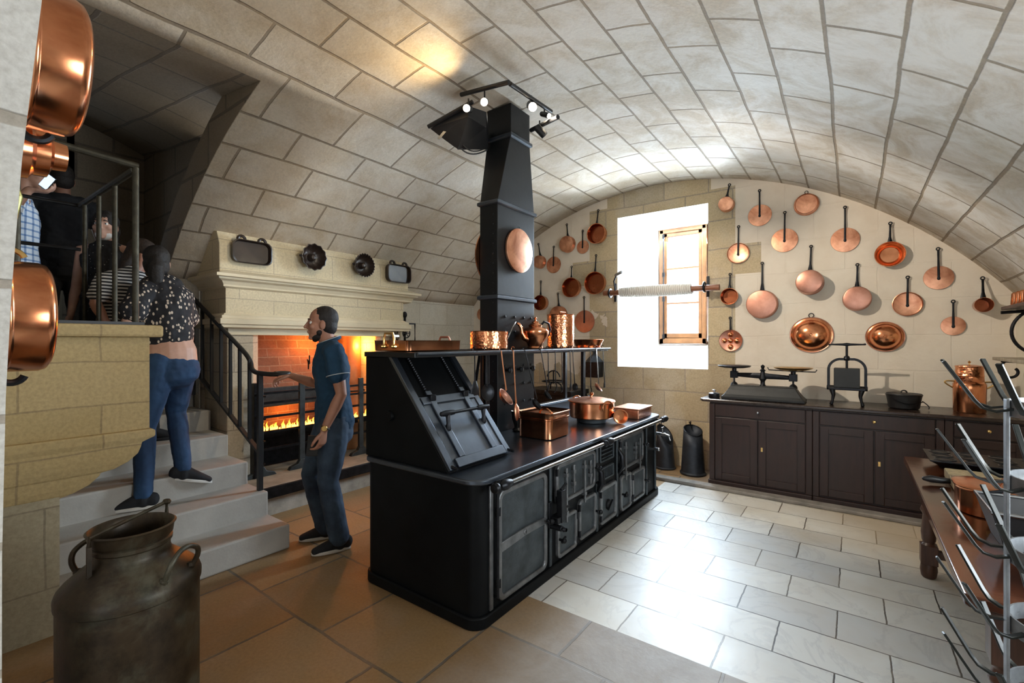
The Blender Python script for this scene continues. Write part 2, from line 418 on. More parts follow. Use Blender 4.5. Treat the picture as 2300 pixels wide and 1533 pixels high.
# end wall: plaster with bare blocks round the window; a deep splayed window bay
WX0, WX1, WZ0, WZ1 = -2.485, -1.363, 1.175, 3.115
YW = 6.62; IX0, IX1, IZ0, IZ1 = -2.235, -1.60, 1.47, 3.09
def endwall_mat():
    s = stone('end_wall_blocks', (.44, .36, .24), (.60, .48, .30), (.38, .32, .25), .52, .335, .008, (.5, .75, .35), .5, .03, .9, .4, (.45, .36, .24), .45, (.03, .085))
    a = s.b.inputs['Base Color'].links[0].from_socket
    sep = s.n('ShaderNodeSeparateXYZ'); s.l(s.pos(), sep.inputs[0])
    nz = s.noise(2.6, 4, .6, s.pos())
    # bare stone within a ragged margin of the window and low down beside it
    sx = s.math('MULTIPLY', s.math('FLOOR', s.math('DIVIDE', s.math('ADD', sep.outputs[0], .03), .26)), .26); sz = s.math('MULTIPLY', s.math('FLOOR', s.math('DIVIDE', s.math('ADD', sep.outputs[2], .085), .335)), .335)
    cb = s.n('ShaderNodeCombineXYZ'); s.l(sz, cb.inputs[1]); nq = s.noise(2.3, 1, .5, cb.outputs[0])
    d = s.math('ABSOLUTE', s.math('ADD', s.math('ADD', sx, .13), 1.92))
    d = s.math('MULTIPLY_ADD', s.math('SUBTRACT', nq, .5), 1.3, d); d = s.math('MULTIPLY_ADD', s.math('SUBTRACT', nz, .5), .12, d)
    m1 = s.math('LESS_THAN', d, .93)
    d2 = s.math('MULTIPLY_ADD', s.math('SUBTRACT', nz, .5), .9, sep.outputs[2])
    m2 = s.math('MULTIPLY', s.math('LESS_THAN', d2, 1.1), s.math('LESS_THAN', sep.outputs[0], -1.1))
    msk = s.math('MAXIMUM', m1, m2)
    pl = s.ramp(s.noise(2.2, 7, .62, s.pos()), [(.3, (.68, .59, .48)), (.55, (.76, .68, .57)), (.75, (.71, .62, .50))])
    s.l(s.mix(msk, pl, a), s.b.inputs['Base Color'])
    return s.m
M_END = endwall_mat()
me = MB()
xs = [XL-.3, WX0, WX1, XR+.3]
def wallcol(x0, x1, z0, z1, n):                  # strip of wall whose top follows the arch when z1 is None
    pb = [(x0+(x1-x0)*i/n, z0) for i in range(n+1)]
    pt = [(x, (vz(max(XL-.25, min(XR+.25, x)))+.12) if z1 is None else z1) for x, _ in pb]
    me.prism(pb+pt[::-1], (0, YE, 0), (1, 0, 0), (0, 0, 1), (0, .12, 0))
wallcol(XL-.3, WX0, 0, None, 16); wallcol(WX1, XR+.3, 0, None, 16)
wallcol(WX0, WX1, 0, WZ0, 1); wallcol(WX0, WX1, WZ1, None, 8)
struct(me.build('wall_end', M_END, smooth=False))
M_REV = simple('white_reveal_plaster', (.83, .82, .78), .85, 0, .05, 3, .25, 30, space='pos')
rv = MB()
A = [(WX0, YE, WZ0), (WX1, YE, WZ0), (WX1, YE, WZ1), (WX0, YE, WZ1)]
OA = [(WX0, YE+.06, WZ0), (WX1, YE+.06, WZ0), (WX1, YE+.06, WZ1), (WX0, YE+.06, WZ1)]
B = [(IX0, YW+.1, IZ0), (IX1, YW+.1, IZ0), (IX1, YW+.1, IZ1), (IX0, YW+.1, IZ1)]
cx, cz = (WX0+WX1)/2, (WZ0+WZ1)/2
def outw(p, k=.14): return (p[0]+(k if p[0] > cx else -k), p[1], p[2]+(k if p[2] > cz else -k))
rings = []
for P in ([A, B, [outw(p) for p in B], [outw(p) for p in OA], OA]): rings.append(P)
rv.quadgrid(rings+[rings[0]], caps=False)
struct(rv.build('trim_1', M_REV, smooth=False), 'white plastered splayed window reveal with sloping sill')

# window
M_OAK = simple('varnished_oak', (.20, .085, .03), .45, 0, .3, 6)
M_IRON = simple('black_iron', (.022, .023, .026), .42, .85, .4, 20, .15, 60, .2)
def glass_mat():
    s = M('window_glass'); t = s.n('ShaderNodeBsdfTransparent'); g = s.n('ShaderNodeBsdfGlossy', _Roughness=.02)
    mx = s.n('ShaderNodeMixShader', _Fac=.06); s.l(t.outputs[0], mx.inputs[1]); s.l(g.outputs[0], mx.inputs[2])
    out = [n for n in s.t.nodes if n.type == 'OUTPUT_MATERIAL'][0]; s.l(mx.outputs[0], out.inputs[0]); return s.m
win = bpy.data.objects.new('window_1', None); C.objects.link(win); win.location = (IX0, YW, IZ0); win['kind'] = 'structure'
fr = MB(); w = .055
fr.box((IX0, YW, IZ0), (IX0+w, YW+.08, IZ1)).box((IX1-w, YW, IZ0), (IX1, YW+.08, IZ1)).box((IX0, YW, IZ0), (IX1, YW+.08, IZ0+w+.02)).box((IX0, YW, IZ1-w), (IX1, YW+.08, IZ1))
fr.build('window_frame', M_OAK, win, smooth=False, bevel=.006)
sa = MB(); x0, x1, z0, z1 = IX0+w+.004, IX1-w-.004, IZ0+w+.024, IZ1-w-.004; q = .045
sa.box((x0, YW+.012, z0), (x0+q, YW+.065, z1)).box((x1-q, YW+.012, z0), (x1, YW+.065, z1)).box((x0, YW+.012, z0), (x1, YW+.065, z0+q+.02)).box((x0, YW+.012, z1-q), (x1, YW+.065, z1))
for z in (z0+(z1-z0)*.33, z0+(z1-z0)*.66): sa.box((x0, YW+.02, z-.012), (x1, YW+.058, z+.012))
sa.build('sash', M_OAK, win, smooth=False, bevel=.004)
MB().box((x0+q, YW+.038, z0+q), (x1-q, YW+.042, z1-q)).build('pane', glass_mat(), win, smooth=False)
lt = MB().cyl((IX0+.06, YW-.012, IZ0+.06), (IX0+.06, YW-.012, IZ1-.06), .008, n=10)
for z in (IZ0+.1, 2.1, 2.45, IZ1-.1): lt.box((IX0+.045, YW-.02, z-.03), (IX0+.075, YW+.005, z+.03))
lt.box((IX0+.05, YW-.06, 2.2), (IX0+.07, YW-.01, 2.215)).build('latch_rod', M_IRON, win)

# ---- staircase rising to the left, landing, balcony over its near side
SX = [-3.30, -3.62, -3.95, -4.31, -4.69, -5.08, -5.47, -5.86, -6.25]
st = bpy.data.objects.new('trim_2', None); C.objects.link(st); st.location = (-3.3, 1.1, 0); st['kind'] = 'structure'; st['label'] = 'pale worn limestone staircase'
for k in range(9):
    xb = SX[k+1] if k < 8 else -7.0
    y1 = 1.765+(.01 if k > 3 else 0); m = MB()
    m.box((xb-.02 if k < 8 else xb, .40, 0 if k < 4 else .176*k-.3), (SX[k], y1, .176*(k+1)))
    o = m.build('step', M_STEP, st, smooth=False, bevel=.012)
# lower wall carrying the balcony
ba = bpy.data.objects.new('trim_3', None); C.objects.link(ba); ba.location = (-3.3, .5, 0); ba['kind'] = 'structure'; ba['label'] = 'tan stone balcony on moulded corbels beside the stairs'
MB().box((-4.75, -.1, 0), (-3.29, .546, .70)).box((-4.75, -.1, .70), (-3.292, .42, .97)).build('supporting_wall', M_ASHT2, ba, smooth=False)
prof = [(.40, .66), (.546, .66), (.548, .69), (.60, .705), (.66, .735), (.70, .775), (.705, .79), (.76, .80), (.82, .83), (.862, .87), (.875, .905), (.88, .93), (.935, .955), (.94, .96), (.94, .99), (.925, 1.0), (.40, 1.0)]
cr = MB(); cr.quadgrid([[(-4.70, -.1, z), (-3.297+(y-.546)*.14, -.1, z), (-3.297+(y-.546)*.14, y, z), (-4.70, y, z)] for y, z in prof[1:-1]])
cr.build('corbel', M_ASHT, ba, smooth=False, bevel=.004)
MB().box((-4.70, -.1, .99), (-3.285, .925, 1.525)).build('parapet', M_ASHT, ba, smooth=False, bevel=.006)
MB().box((-4.72, -.1, 1.525), (-3.255, .985, 1.594)).build('coping', M_ASHT, ba, smooth=False, bevel=.014)
MB().box((-5.05, -.1, 0), (-4.70, .42, 1.58)).build('pier', M_ASHT, ba, smooth=False)

# ---- side passage: ring of the opening, walls, small barrel vault, end
ring = []
for i in range(15):
    a = ac+(a0-ac)*i/14; ring.append((VX+(VR+.002)*math.sin(a), VZ+(VR+.002)*math.cos(a)))
ring.append((XL, 1.9))
outer = []
for i in range(15):
    a = a0+(ac-a0)*i/14; outer.append((VX+(VR+.30)*math.sin(a), VZ+(VR+.30)*math.cos(a)))
poly = ring+[(XL-.3, 1.9)]+outer
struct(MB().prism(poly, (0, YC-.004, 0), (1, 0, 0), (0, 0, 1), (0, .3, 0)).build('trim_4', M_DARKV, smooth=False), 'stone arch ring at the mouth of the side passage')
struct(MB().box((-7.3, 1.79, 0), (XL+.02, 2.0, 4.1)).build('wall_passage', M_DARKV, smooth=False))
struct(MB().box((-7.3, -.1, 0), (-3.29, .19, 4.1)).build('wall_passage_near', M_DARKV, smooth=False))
pv = MB(); rg = []
R2, cy = 3.0, .6
for i_ in range(9):
    k = 1-i_/8; x = XC-.001+(-7.3-XC)*k; r = []
    for i in range(25):
        y = .1+1.72*i/24; y = min(y, YC+.005) if i_ == 8 else y
        r.append((x, y, 3.258+.75*k-min(1, k*1.5)*(R2-math.sqrt(R2*R2-(y-cy)**2))))
    rg.append(r)
pv.quadgrid(rg, close=False, caps=False)
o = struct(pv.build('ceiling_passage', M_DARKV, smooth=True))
# its far end: a doorway to a daylit white room
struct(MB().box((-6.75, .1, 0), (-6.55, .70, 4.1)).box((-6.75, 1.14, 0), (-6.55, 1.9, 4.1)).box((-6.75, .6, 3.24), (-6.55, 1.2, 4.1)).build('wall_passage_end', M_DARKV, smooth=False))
struct(MB().box((-7.4, .1, 0), (-7.3, 2.0, 4.1)).build('wall_passage_far', M_REV, smooth=False))

# plinth kerb along the foot of the end wall
struct(MB().box((-1.95, 4.98, 0), (XR, 5.10, .035)).build('baseboard_end', simple('grey_kerb_stone', (.22, .20, .18), .7, 0, .3, 9, .4, 50, space='pos'), smooth=False, bevel=.01), 'grey stone kerb on the floor before the long cupboard')

# ============================================================ COPPER, BRASS, WOOD
def copper(name, col=(.86, .38, .19), rough=.17, ham=0, tarn=.35):
    s = M(name); v = s.obj()
    f = s.noise(5, 6, .62, v, dist=.4); lo = tuple(c*k for c, k in zip(col, (.58, .44, .38)))
    s.l(s.ramp(f, [(.5-tarn*.6, lo), (.62, col)]), s.b.inputs['Base Color'])
    s.set('Metallic', 1); g = s.noise(9, 5, .6, v); s.l(s.math('MULTIPLY_ADD', g, .22, rough-.08), s.b.inputs['Roughness'])
    if ham:
        w = s.n('ShaderNodeTexVoronoi', _Scale=55); s.l(v, w.inputs['Vector']); s.bump(w.outputs['Distance'], ham, .004)
    else: s.bump(s.noise(7, 2, .5, v), .25, .006)
    return s.m
CU = copper('polished_copper'); CUH = copper('hammered_copper', ham=.5, rough=.18)
CUM = copper('satin_copper', (.84, .44, .28), .34, 0, .2); CUD = copper('dull_copper', (.58, .30, .22), .38, 0, .5)
CUI = copper('tinned_dark_copper_inside', (.34, .11, .05), .22, 0, .5)
BRASS = simple('brass', (.72, .48, .18), .28, 1, .2, 12)
M_BLK = simple('stove_enamel_black', (.0065, .0075, .0085), .42, .1, .3, 6, .12, 25, .15, .35)
M_BLKM = simple('matt_black_range_iron', (.004, .0045, .005), .5, 0, .3, 6, .1, 25, .1, .12)
M_CAST = simple('cast_iron', (.050, .060, .066), .52, .55, .45, 9, .35, 70, .2)
M_TRIM = simple('worn_bright_iron', (.17, .175, .18), .42, .8, .35, 14, .3, 60, .2)
M_STEEL = simple('polished_steel', (.42, .44, .46), .25, 1, .2, 10, 0, 40, .15)
M_TOP = simple('blackleaded_hotplate', (.11, .13, .16), .30, .9, .25, 3, .03, 18, .12)
M_PEW = simple('pewter', (.35, .33, .31), .32, 1, .2, 8)

# ============================================================ THE RANGE
FX, BX, Y0, Y1, ZT = -1.56, -2.49, 1.82, 4.58, .775
rng = root('cooking_range', 'long black cast iron cooking range standing in the middle of the floor', 'range', (-2.02, 3.2, 0))
def rr_body(x0, x1, y0, y1, r): # plan with rounded near corners
    return [(x+ (x0+x1)/2, y+(y0+y1)/2) for x, y in rrect(x1-x0, y1-y0, r, 6)]
MB().prism(rr_body(BX, FX, Y0, Y1, .07), (0, 0, .06), (1, 0, 0), (0, 1, 0), (0, 0, ZT-.085)).build('body', M_BLKM, rng)
MB().prism(rr_body(BX-.01, FX+.022, Y0-.02, Y1+.01, .09), (0, 0, 0), (1, 0, 0), (0, 1, 0), (0, 0, .065)).build('plinth', M_BLKM, rng, bevel=.008)
MB().prism(rr_body(BX-.02, FX+.035, Y0-.03, Y1+.02, .11), (0, 0, ZT-.022), (1, 0, 0), (0, 1, 0), (0, 0, .03)).build('hotplate', M_TOP, rng, bevel=.008)
# towel rail along the front
rl = MB().cyl((FX+.085, Y0+.10, .748), (FX+.085, Y1-.02, .748), .0125, n=14).build('rail', M_STEEL, rng)
for y, l in ((Y0+.13, .10), (3.25, .10), (Y1-.05, .10)):
    b = MB().lathe([(.002, -l/2), (.016, -l/2+.004), (.028, -l*.25), (.030, 0), (.024, l*.3), (.017, l/2), (.002, l/2+.002)], (FX+.085, y, .748), (0, 1, 0), 18)
    b.lathe([(.002, 0), (.024, .004), (.029, .02), (.022, .038), (.012, .05)], (FX+.085, y-l/2-.052, .748), (0, 1, 0), 16)
    b.limb([(FX-.01, y, .72), (FX+.04, y, .725), (FX+.085, y, .745)], [.022, .014, .016], n=10)
    b.build('rail_bracket', M_IRON, rl)
def rim(y0, y1, z0, z1, w, t, r, x=FX):
    """raised rounded frame on the range's front face"""
    m = MB(); cy, cz = (y0+y1)/2, (z0+z1)/2
    o = [(cy+a, cz+b) for a, b in rrect(y1-y0, z1-z0, r)]; i = [(cy+a, cz+b) for a, b in rrect(y1-y0-2*w, z1-z0-2*w, max(r-w*.6, .004))]
    R = [[(x+.001, a, b) for a, b in o], [(x+t*.8, a, b) for a, b in o], [(x+t, cy+(a-cy)*.985, cz+(b-cz)*.985) for a, b in o],
         [(x+t, cy+(a-cy)*1.02, cz+(b-cz)*1.02) for a, b in i], [(x+t*.8, a, b) for a, b in i], [(x+.001, a, b) for a, b in i]]
    m.quadgrid(R, caps=False); return m
def door(y0, y1, z0, z1, r=.03, w=.024, hinge=0, strap=False, latch=True, vent=False):
    m = MB(); cy, cz = (y0+y1)/2, (z0+z1)/2
    m.prism([(cy+a, cz+b) for a, b in rrect(y1-y0-.01, z1-z0-.01, r)], (FX, 0, 0), (0, 1, 0), (0, 0, 1), (.010, 0, 0))
    d = m.build('oven_door', M_CAST, rng)
    rim(y0, y1, z0, z1, w, .024, r, FX).build('door_rim', M_TRIM, d, bevel=.003)
    if strap:
        s = MB().prism([(y0+.02, cz-.035), (y0+.02, cz+.02), (cy, cz+.03), (y1-.02, cz+.022), (y1-.02, cz-.02), (cy, cz-.018)], (FX+.008, 0, 0), (0, 1, 0), (0, 0, 1), (.016, 0, 0))
        s.lathe([(.002, .02), (.016, .02), (.016, .028), (.006, .03)], (FX, cy, cz+.006), (1, 0, 0), 14); s.build('strap_hinge', M_TRIM, d, bevel=.003)
    ye = y1-.012 if hinge == 0 else y0+.012
    yh = y0+.004 if hinge == 0 else y1-.004
    for z in (z0+(z1-z0)*.18, z0+(z1-z0)*.82): MB().cyl((FX+.02, yh, z-.022), (FX+.02, yh, z+.022), .010, n=10).build('hinge', M_IRON, d)
    if latch:
        k = MB(); k.cyl((FX, ye, cz), (FX+.05, ye, cz), .009, n=10)
        k.limb([(FX+.048, ye, cz-.01), (FX+.052, ye+(-.03 if hinge == 0 else .03), cz+.012)], [.012, .008], n=8)
        k.lathe([(.002, 0), (.014, .004), (.018, .014), (.012, .024), (.002, .028)], (FX+.05, ye, cz), (1, 0, 0), 12)
        k.build('latch', M_IRON, d)
    if vent:
        k = MB().lathe([(.002, .03), (.035, .028), (.04, .02), (.04, .01)], (FX, cy, cz-.02), (1, 0, 0), 20)
        k.bar((FX+.032, cy-.04, cz-.05), (FX+.032, cy+.04, cz+.01), .014, .008, (1, 0, 0)); k.build('air_regulator', M_IRON, d)
    return d
door(1.975, 2.47, .085, .69, .05, .03, 0, True)
door(2.585, 3.15, .43, .70, .05, .026, 0, False, True)
door(2.60, 2.86, .085, .345, .035, .024, 1)
door(2.895, 3.16, .10, .385, .035, .024, 0)
door(3.235, 3.53, .10, .385, .03, .03, 0, False, False, True)
door(3.60, 4.13, .43, .70, .05, .024, 0)
door(3.62, 3.84, .09, .385, .035, .024, 1)
door(3.87, 4.16, .10, .365, .035, .024, 0)
g = rim(3.26, 3.49, .43, .53, .012, .016, .012)
for i in range(7): g.box((FX+.002, 3.29+.028*i, .445), (FX+.012, 3.298+.028*i, .515))
g.build('vent_grille', M_CAST, rng)
g = rim(3.25, 3.50, .57, .70, .012, .012, .008)
for i in range(3): g.box((FX+.002, 3.28, .595+.03*i), (FX+.010, 3.47, .603+.03*i))
g.build('maker_plate', M_CAST, rng)
for y in (1.925, 2.525, 3.195, 3.565, 4.235, 4.47):
    MB().box((FX, y-.014, .07), (FX+.014, y+.014, .735)).build('stile', M_TRIM if y < 2 else M_CAST, rng, bevel=.004)
# sliding draught rods and levers on the upper doors
for y, z0, z1 in ((2.70, .30, .66), (2.80, .47, .66), (2.96, .36, .66), (3.05, .47, .64), (3.70, .34, .66), (3.92, .47, .62), (4.02, .36, .64)):
    k = MB().bar((FX+.03, y, z0), (FX+.03, y, z1), .018, .008, (0, 1, 0)); k.box((FX+.004, y-.014, z0+.05), (FX+.038, y+.014, z0+.075)); k.box((FX+.004, y-.014, z1-.06), (FX+.038, y+.014, z1-.035))
    k.build('draught_rod', M_TRIM, rng, bevel=.002)
# heavy latch carriage beside the near oven door
k = MB().box((FX, 2.475, .33), (FX+.03, 2.515, .49)).box((FX+.02, 2.49, .36), (FX+.085, 2.58, .40)).box((FX+.05, 2.53, .36), (FX+.09, 2.585, .56))
k.cyl((FX+.02, 2.50, .34), (FX+.11, 2.50, .34), .018, n=12).cyl((FX+.07, 2.555, .56), (FX+.07, 2.62, .585), .010, n=10).cyl((FX+.07, 2.555, .44), (FX+.07, 2.65, .43), .009, n=10)
k.lathe([(.002, 0), (.018, .01), (.012, .03)], (FX+.11, 2.50, .34), (1, 0, 0), 12); k.build('oven_latch', M_IRON, rng, bevel=.003)
for y, z in ((3.19, .44), (3.575, .49)):
    k = MB().limb([(FX+.005, y, z+.14), (FX+.045, y, z+.08), (FX+.05, y, z), (FX+.02, y, z-.06)], [.014, .02, .026, .012], n=10); k.cyl((FX, y, z), (FX+.07, y, z), .012, n=10); k.build('damper_lever', M_IRON, rng)
MB().tube([(FX, 1.955, .13), (FX+.03, 1.955, .13), (FX+.03, 1.955, .71), (FX, 1.955, .71)], .008, 8).build('door_bolt', M_IRON, rng)
# tap on the far boiler
k = MB().cyl((FX, 4.50, .60), (FX+.10, 4.50, .60), .016, n=12).tube([(FX+.08, 4.50, .60), (FX+.13, 4.50, .59), (FX+.145, 4.50, .545)], [.014, .012, .011], 10)
k.cyl((FX+.07, 4.50, .60), (FX+.07, 4.50, .655), .009, n=8).bar((FX+.07, 4.47, .662), (FX+.07, 4.53, .662), .012, .01); k.build('tap', M_STEEL, rng)
k = MB().cyl((FX, 4.40, .47), (FX+.06, 4.40, .47), .014, n=12); k.ell((FX+.065, 4.40, .47), (.014, .016, .016), 10); k.build('knob', M_STEEL, rng)

# hooded roaster at the near end
HY0, HY1 = 1.822, 2.372
T0, T1 = V((-2.27, 0, 1.405)), V((-1.765, 0, .79))
sl = (T1-T0).normalized(); nrm = V((-sl.z, 0, sl.x)); nrm = nrm if nrm.x > 0 else -nrm; L = (T1-T0).length
hood = MB().prism([(-2.488, .783), (-2.488, 1.405), (T0.x, T0.z), (T1.x, T1.z-.007)], (0, HY0, 0), (1, 0, 0), (0, 0, 1), (0, HY1-HY0, 0)).build('roaster_hood', M_BLKM, rng, smooth=False, bevel=.004)
def sp(s, y, h=0): p = T0+sl*(s*L)+nrm*h; return V((p.x, y, p.z))
for y in (HY0+.022, HY1-.022): MB().bar(sp(0, y, .012), sp(1.0, y, .012), .044, .024, (0, 1, 0)).build('slide_rail', M_TOP, hood, bevel=.003)
ld = MB().bar(sp(.40, (HY0+HY1)/2, .012), sp(.985, (HY0+HY1)/2, .012), HY1-HY0-.10, .012, (0, 1, 0)).build('sliding_lid', M_TOP, hood, smooth=False)
k = MB()
for y in (HY0+.13, HY1-.13): k.bar(sp(.36, y, .026), sp(.93, y, .026), .042, .014, (0, 1, 0))
k.bar(sp(.965, HY0+.06, .026), sp(.965, HY1-.06, .026), .055, .016, sl)
k.bar(sp(.44, HY0+.05, .022), sp(.44, HY1-.05, .022), .05, .016, sl)
k.build('lid_strap', M_TOP, ld, bevel=.003)
k = MB(); ya, yb = HY0+.13, HY1-.10
for y in (ya, yb):
    k.limb([sp(.70, y, .03), sp(.67, y, .05), sp(.61, y, .085)], [(.018, .018), (.011, .011), (.016, .016)], n=10)
k.cyl(sp(.61, ya-.05, .085), sp(.61, yb+.05, .085), .010, n=12)
for y in (ya, yb): k.lathe([(.002, -.06), (.013, -.055), (.018, -.02), (.014, .05), (.004, .06)], sp(.61, y, .085), (0, 1, 0), 14)
k.build('lid_handle', M_IRON, ld)
k = MB()
for y in (HY0+.13, HY1-.13): k.box(sp(.44, y, .02)-V((.02, .022, .0)), sp(.44, y, .02)+V((.02, .022, .035)))
k.build('chain_clip', M_IRON, hood, bevel=.003)
for y in (HY0+.13, HY1-.13):
    k = MB()
    for i in range(40):
        c = sp(.02+.415*i/40, y, .018); k.ell(c, (.0075, .0055 if i % 2 else .009, .0075), 6)
    k.build('chain', M_IRON, hood)
for y in (HY0+.02, HY1-.02): MB().cyl(sp(.985, y, .03)-V((.012, 0, 0)), sp(1.0, y, .03)+V((.025, 0, .002)), .008, n=8).build('stop_screw', M_IRON, hood)
MB().lathe([(.002, .02), (.03, .018), (.034, .004), (.034, 0)], (-2.25, HY0, 1.05), (0, -1, 0), 20).build('side_cap', M_BLKM, hood)

# warming shelf above the range
SZ, SFX, SY1 = 1.44, -2.02, 4.42
sh = MB().box((BX, Y0-.01, SZ-.035), (SFX, SY1, SZ-.004))
shf = sh.build('warming_shelf', M_BLK, rng, smooth=False, bevel=.004)
MB().cyl((SFX+.008, Y0, SZ-.012), (SFX+.008, SY1+.02, SZ-.012), .011, n=12).build('shelf_edge_rod', M_TOP, shf)
k = MB()
for i in range(22): k.box((BX+.02, 2.5+.088*i, SZ-.004), (SFX+.012, 2.512+.088*i, SZ+.0))
k.build('shelf_slat', M_TOP, shf)
for (x, y) in ((-2.10, 2.55), (-2.10, 4.02), (-2.46, 2.5), (-2.46, 4.3)):
    MB().bar((x, y, ZT), (x, y, SZ-.03), .045, .03, (0, 1, 0)).build('shelf_post', M_IRON, rng, bevel=.004)
MB().tube(arc((-2.10, 4.13, .92), (0, 1, 0), (0, 0, 1), .095, 200, 520, 22, .02), .010, 8).build('scroll_brace', M_IRON, rng)
MB().box((-2.44, 2.40, ZT), (-2.36, Y1-.1, .90)).bar((-2.37, 2.40, .905), (-2.37, Y1-.1, .905), .06, .02, (1, 0, 0)).build('back_ledge', M_TOP, rng, bevel=.006)

# flue
CX0, CX1, CY0, CY1 = -2.43, -2.25, 2.87, 3.39
fl = MB(); R = []
def rect(x0, x1, y0, y1, z): return [(x0, y0, z), (x1, y0, z), (x1, y1, z), (x0, y1, z)]
zt = 3.50
R = [rect(CX0, CX1, CY0, CY1, ZT), rect(CX0, CX1, CY0, CY1, 2.606), rect(-2.46, -2.215, 3.0, 3.27, 3.166), rect(-2.46, -2.215, 3.0, 3.27, zt-.08)]
fl.quadgrid(R); flue = fl.build('flue', M_BLK, rng, smooth=False, bevel=.004)
for z, x0, x1, y0, y1 in ((1.853, CX0, CX1, CY0, CY1), (2.606, CX0, CX1, CY0, CY1), (3.166, -2.46, -2.215, 3.0, 3.27)):
    e = .018; MB().quadgrid([rect(x0-.002, x1+.002, y0-.002, y1+.002, z-.022), rect(x0-e, x1+e, y0-e, y1+e, z-.014), rect(x0-e, x1+e, y0-e, y1+e, z+.010), rect(x0-.002, x1+.002, y0-.002, y1+.002, z+.020)]).build('flue_collar', M_TOP, flue, smooth=False, bevel=.004)
k = MB()
def rivet(m, p, n, r=.010): m.lathe([(r, 0), (r*.85, r*.4), (r*.4, r*.65), (.0005, r*.7)], p, n, 8)
for i in range(22): rivet(k, (CX1-.045, CY0, .95+.078*i), (0, -1, 0), .006)
for z in (1.0, 1.15, 1.3, 1.58, 1.7):
    for y in (CY0+.10, CY0+.23, CY0+.36, CY0+.47): rivet(k, (CX1, y, z), (1, 0, 0), .012)
k.build('rivet', M_BLK, flue)
for y in (2.98, 3.14, 3.31):
    k = MB(); k.cyl((CX1, y, 1.27), (CX1+.04, y, 1.27), .008, n=8); k.lathe([(.002, 0), (.024, .004), (.024, .012), (.002, .02)], (CX1+.035, y, 1.27), (1, 0, .1), 12)
    k.build('damper_knob', M_IRON, flue)
MB().tube(bez((CX1, 2.99, 1.50), (CX1+.05, 3.0, 1.62), (CX1+.01, 3.10, 1.66), 8), .006, 8).build('damper_handle', M_STEEL, flue)

# discs hung on the flue
r_ = root('oval_copper_disc', 'large oval copper lid hanging flat on the window side of the black flue', 'lid', (CX1, 3.155, 2.17))
c0, cz0 = atX(1163, 563, CX1).y, atX(1163, 563, CX1).z
ry = (atX(1192, 563, CX1).y-atX(1134, 563, CX1).y)/2; rz_ = 49/FPX*3.86
MB().lathe([(0, .03), (ry*.9, .03), (ry, .024), (ry*1.01, .014), (ry, .006), (0, .006)], (CX1, c0, cz0), (1, 0, 0), 40, side=(0, 1, 0), sx=1, sy=rz_/ry).build('disc', CUM, r_)
MB().tube(arc((CX1+.012, c0, cz0+rz_+.008), (0, 1, 0), (0, 0, 1), .012, 0, 360, 12), .003, 6).build('hanging_ring', M_IRON, r_)
r_ = root('hanging_copper_dome', 'copper dish cover showing as a crescent behind the left edge of the black flue', 'dish cover', (CX0, 3.08, 2.2))
MB().lathe([(0, .10), (.10, .09), (.19, .05), (.23, .02), (.255, .015), (.255, .004), (0, .004)], (CX0, 3.08, 2.2), (-1, 0, 0), 40).build('dome', CU, r_)

# ============================================================ LIGHTING FRAME ON TOP OF THE FLUE
lf = root('lighting_frame', 'black metal frame of track lights clamped around the top of the flue under the vault', 'light frame', (-2.35, 3.1, 3.2))
M_LAMP = M('lamp_glow'); M_LAMP.set('Base Color', (1, 1, 1, 1)); M_LAMP.set('Emission Color', (1, .82, .58, 1)); M_LAMP.set('Emission Strength', 60); M_LAMP = M_LAMP.m
M_BLKP = simple('black_painted_metal', (.012, .012, .013), .45, .1, .3, 10)
P1, P2, P3, P4 = V((-3.02, 2.76, 3.16)), V((-2.42, 2.60, 3.30)), V((-1.88, 3.30, 3.27)), V((-2.15, 3.75, 3.18))
def at_t(u, v, t): return V((0, 0, EYE))+ray(u, v)*t
A1, A2 = at_t(1036, 212, 3.55), at_t(1143, 184, 3.2)
B1, B2 = at_t(1146, 188, 3.25), at_t(1238, 250, 3.7)
C1_, C2_ = at_t(1193, 292, 3.85), at_t(1253, 262, 3.55)
MB().cyl(A1, A2, .016, n=12).build('cross_tube', M_BLKP, lf)
MB().cyl(B1, B2, .016, n=12).build('cross_tube', M_BLKP, lf)
MB().cyl(C1_, C2_, .018, n=12).build('cross_tube', M_BLKP, lf)
D1, D2 = at_t(962, 284, 3.62), at_t(1062, 228, 3.45)
MB().cyl(D1, D2, .016, n=12).build('cross_tube', M_BLKP, lf)
# dark pan-shaped deflector to the left of the flue
pl = [at_t(u, v, t) for u, v, t in ((965, 288, 3.62), (1050, 236, 3.5), (1092, 250, 3.66), (1098, 300, 3.86), (1010, 300, 3.75))]
lo = [at_t(u, v, t) for u, v, t in ((985, 303, 3.66), (1052, 262, 3.5), (1092, 285, 3.66), (1096, 336, 3.84), (1028, 336, 3.72))]
MB().quadgrid([pl, lo]).build('deflector', M_BLKP, lf, smooth=False, bevel=.004)
MB().tube(bez(at_t(1028, 322, 3.7), at_t(1050, 360, 3.8), at_t(1094, 336, 3.85), 10), .006, 8).build('cable', M_BLKP, lf)
MB().tube(bez(at_t(1040, 325, 3.7), at_t(1060, 350, 3.8), at_t(1094, 330, 3.85), 10), .005, 8).build('cable', M_BLKP, lf)
MB().bar(at_t(985, 312, 3.63), at_t(1005, 288, 3.63), .02, .01).build('clamp', M_STEEL, lf)
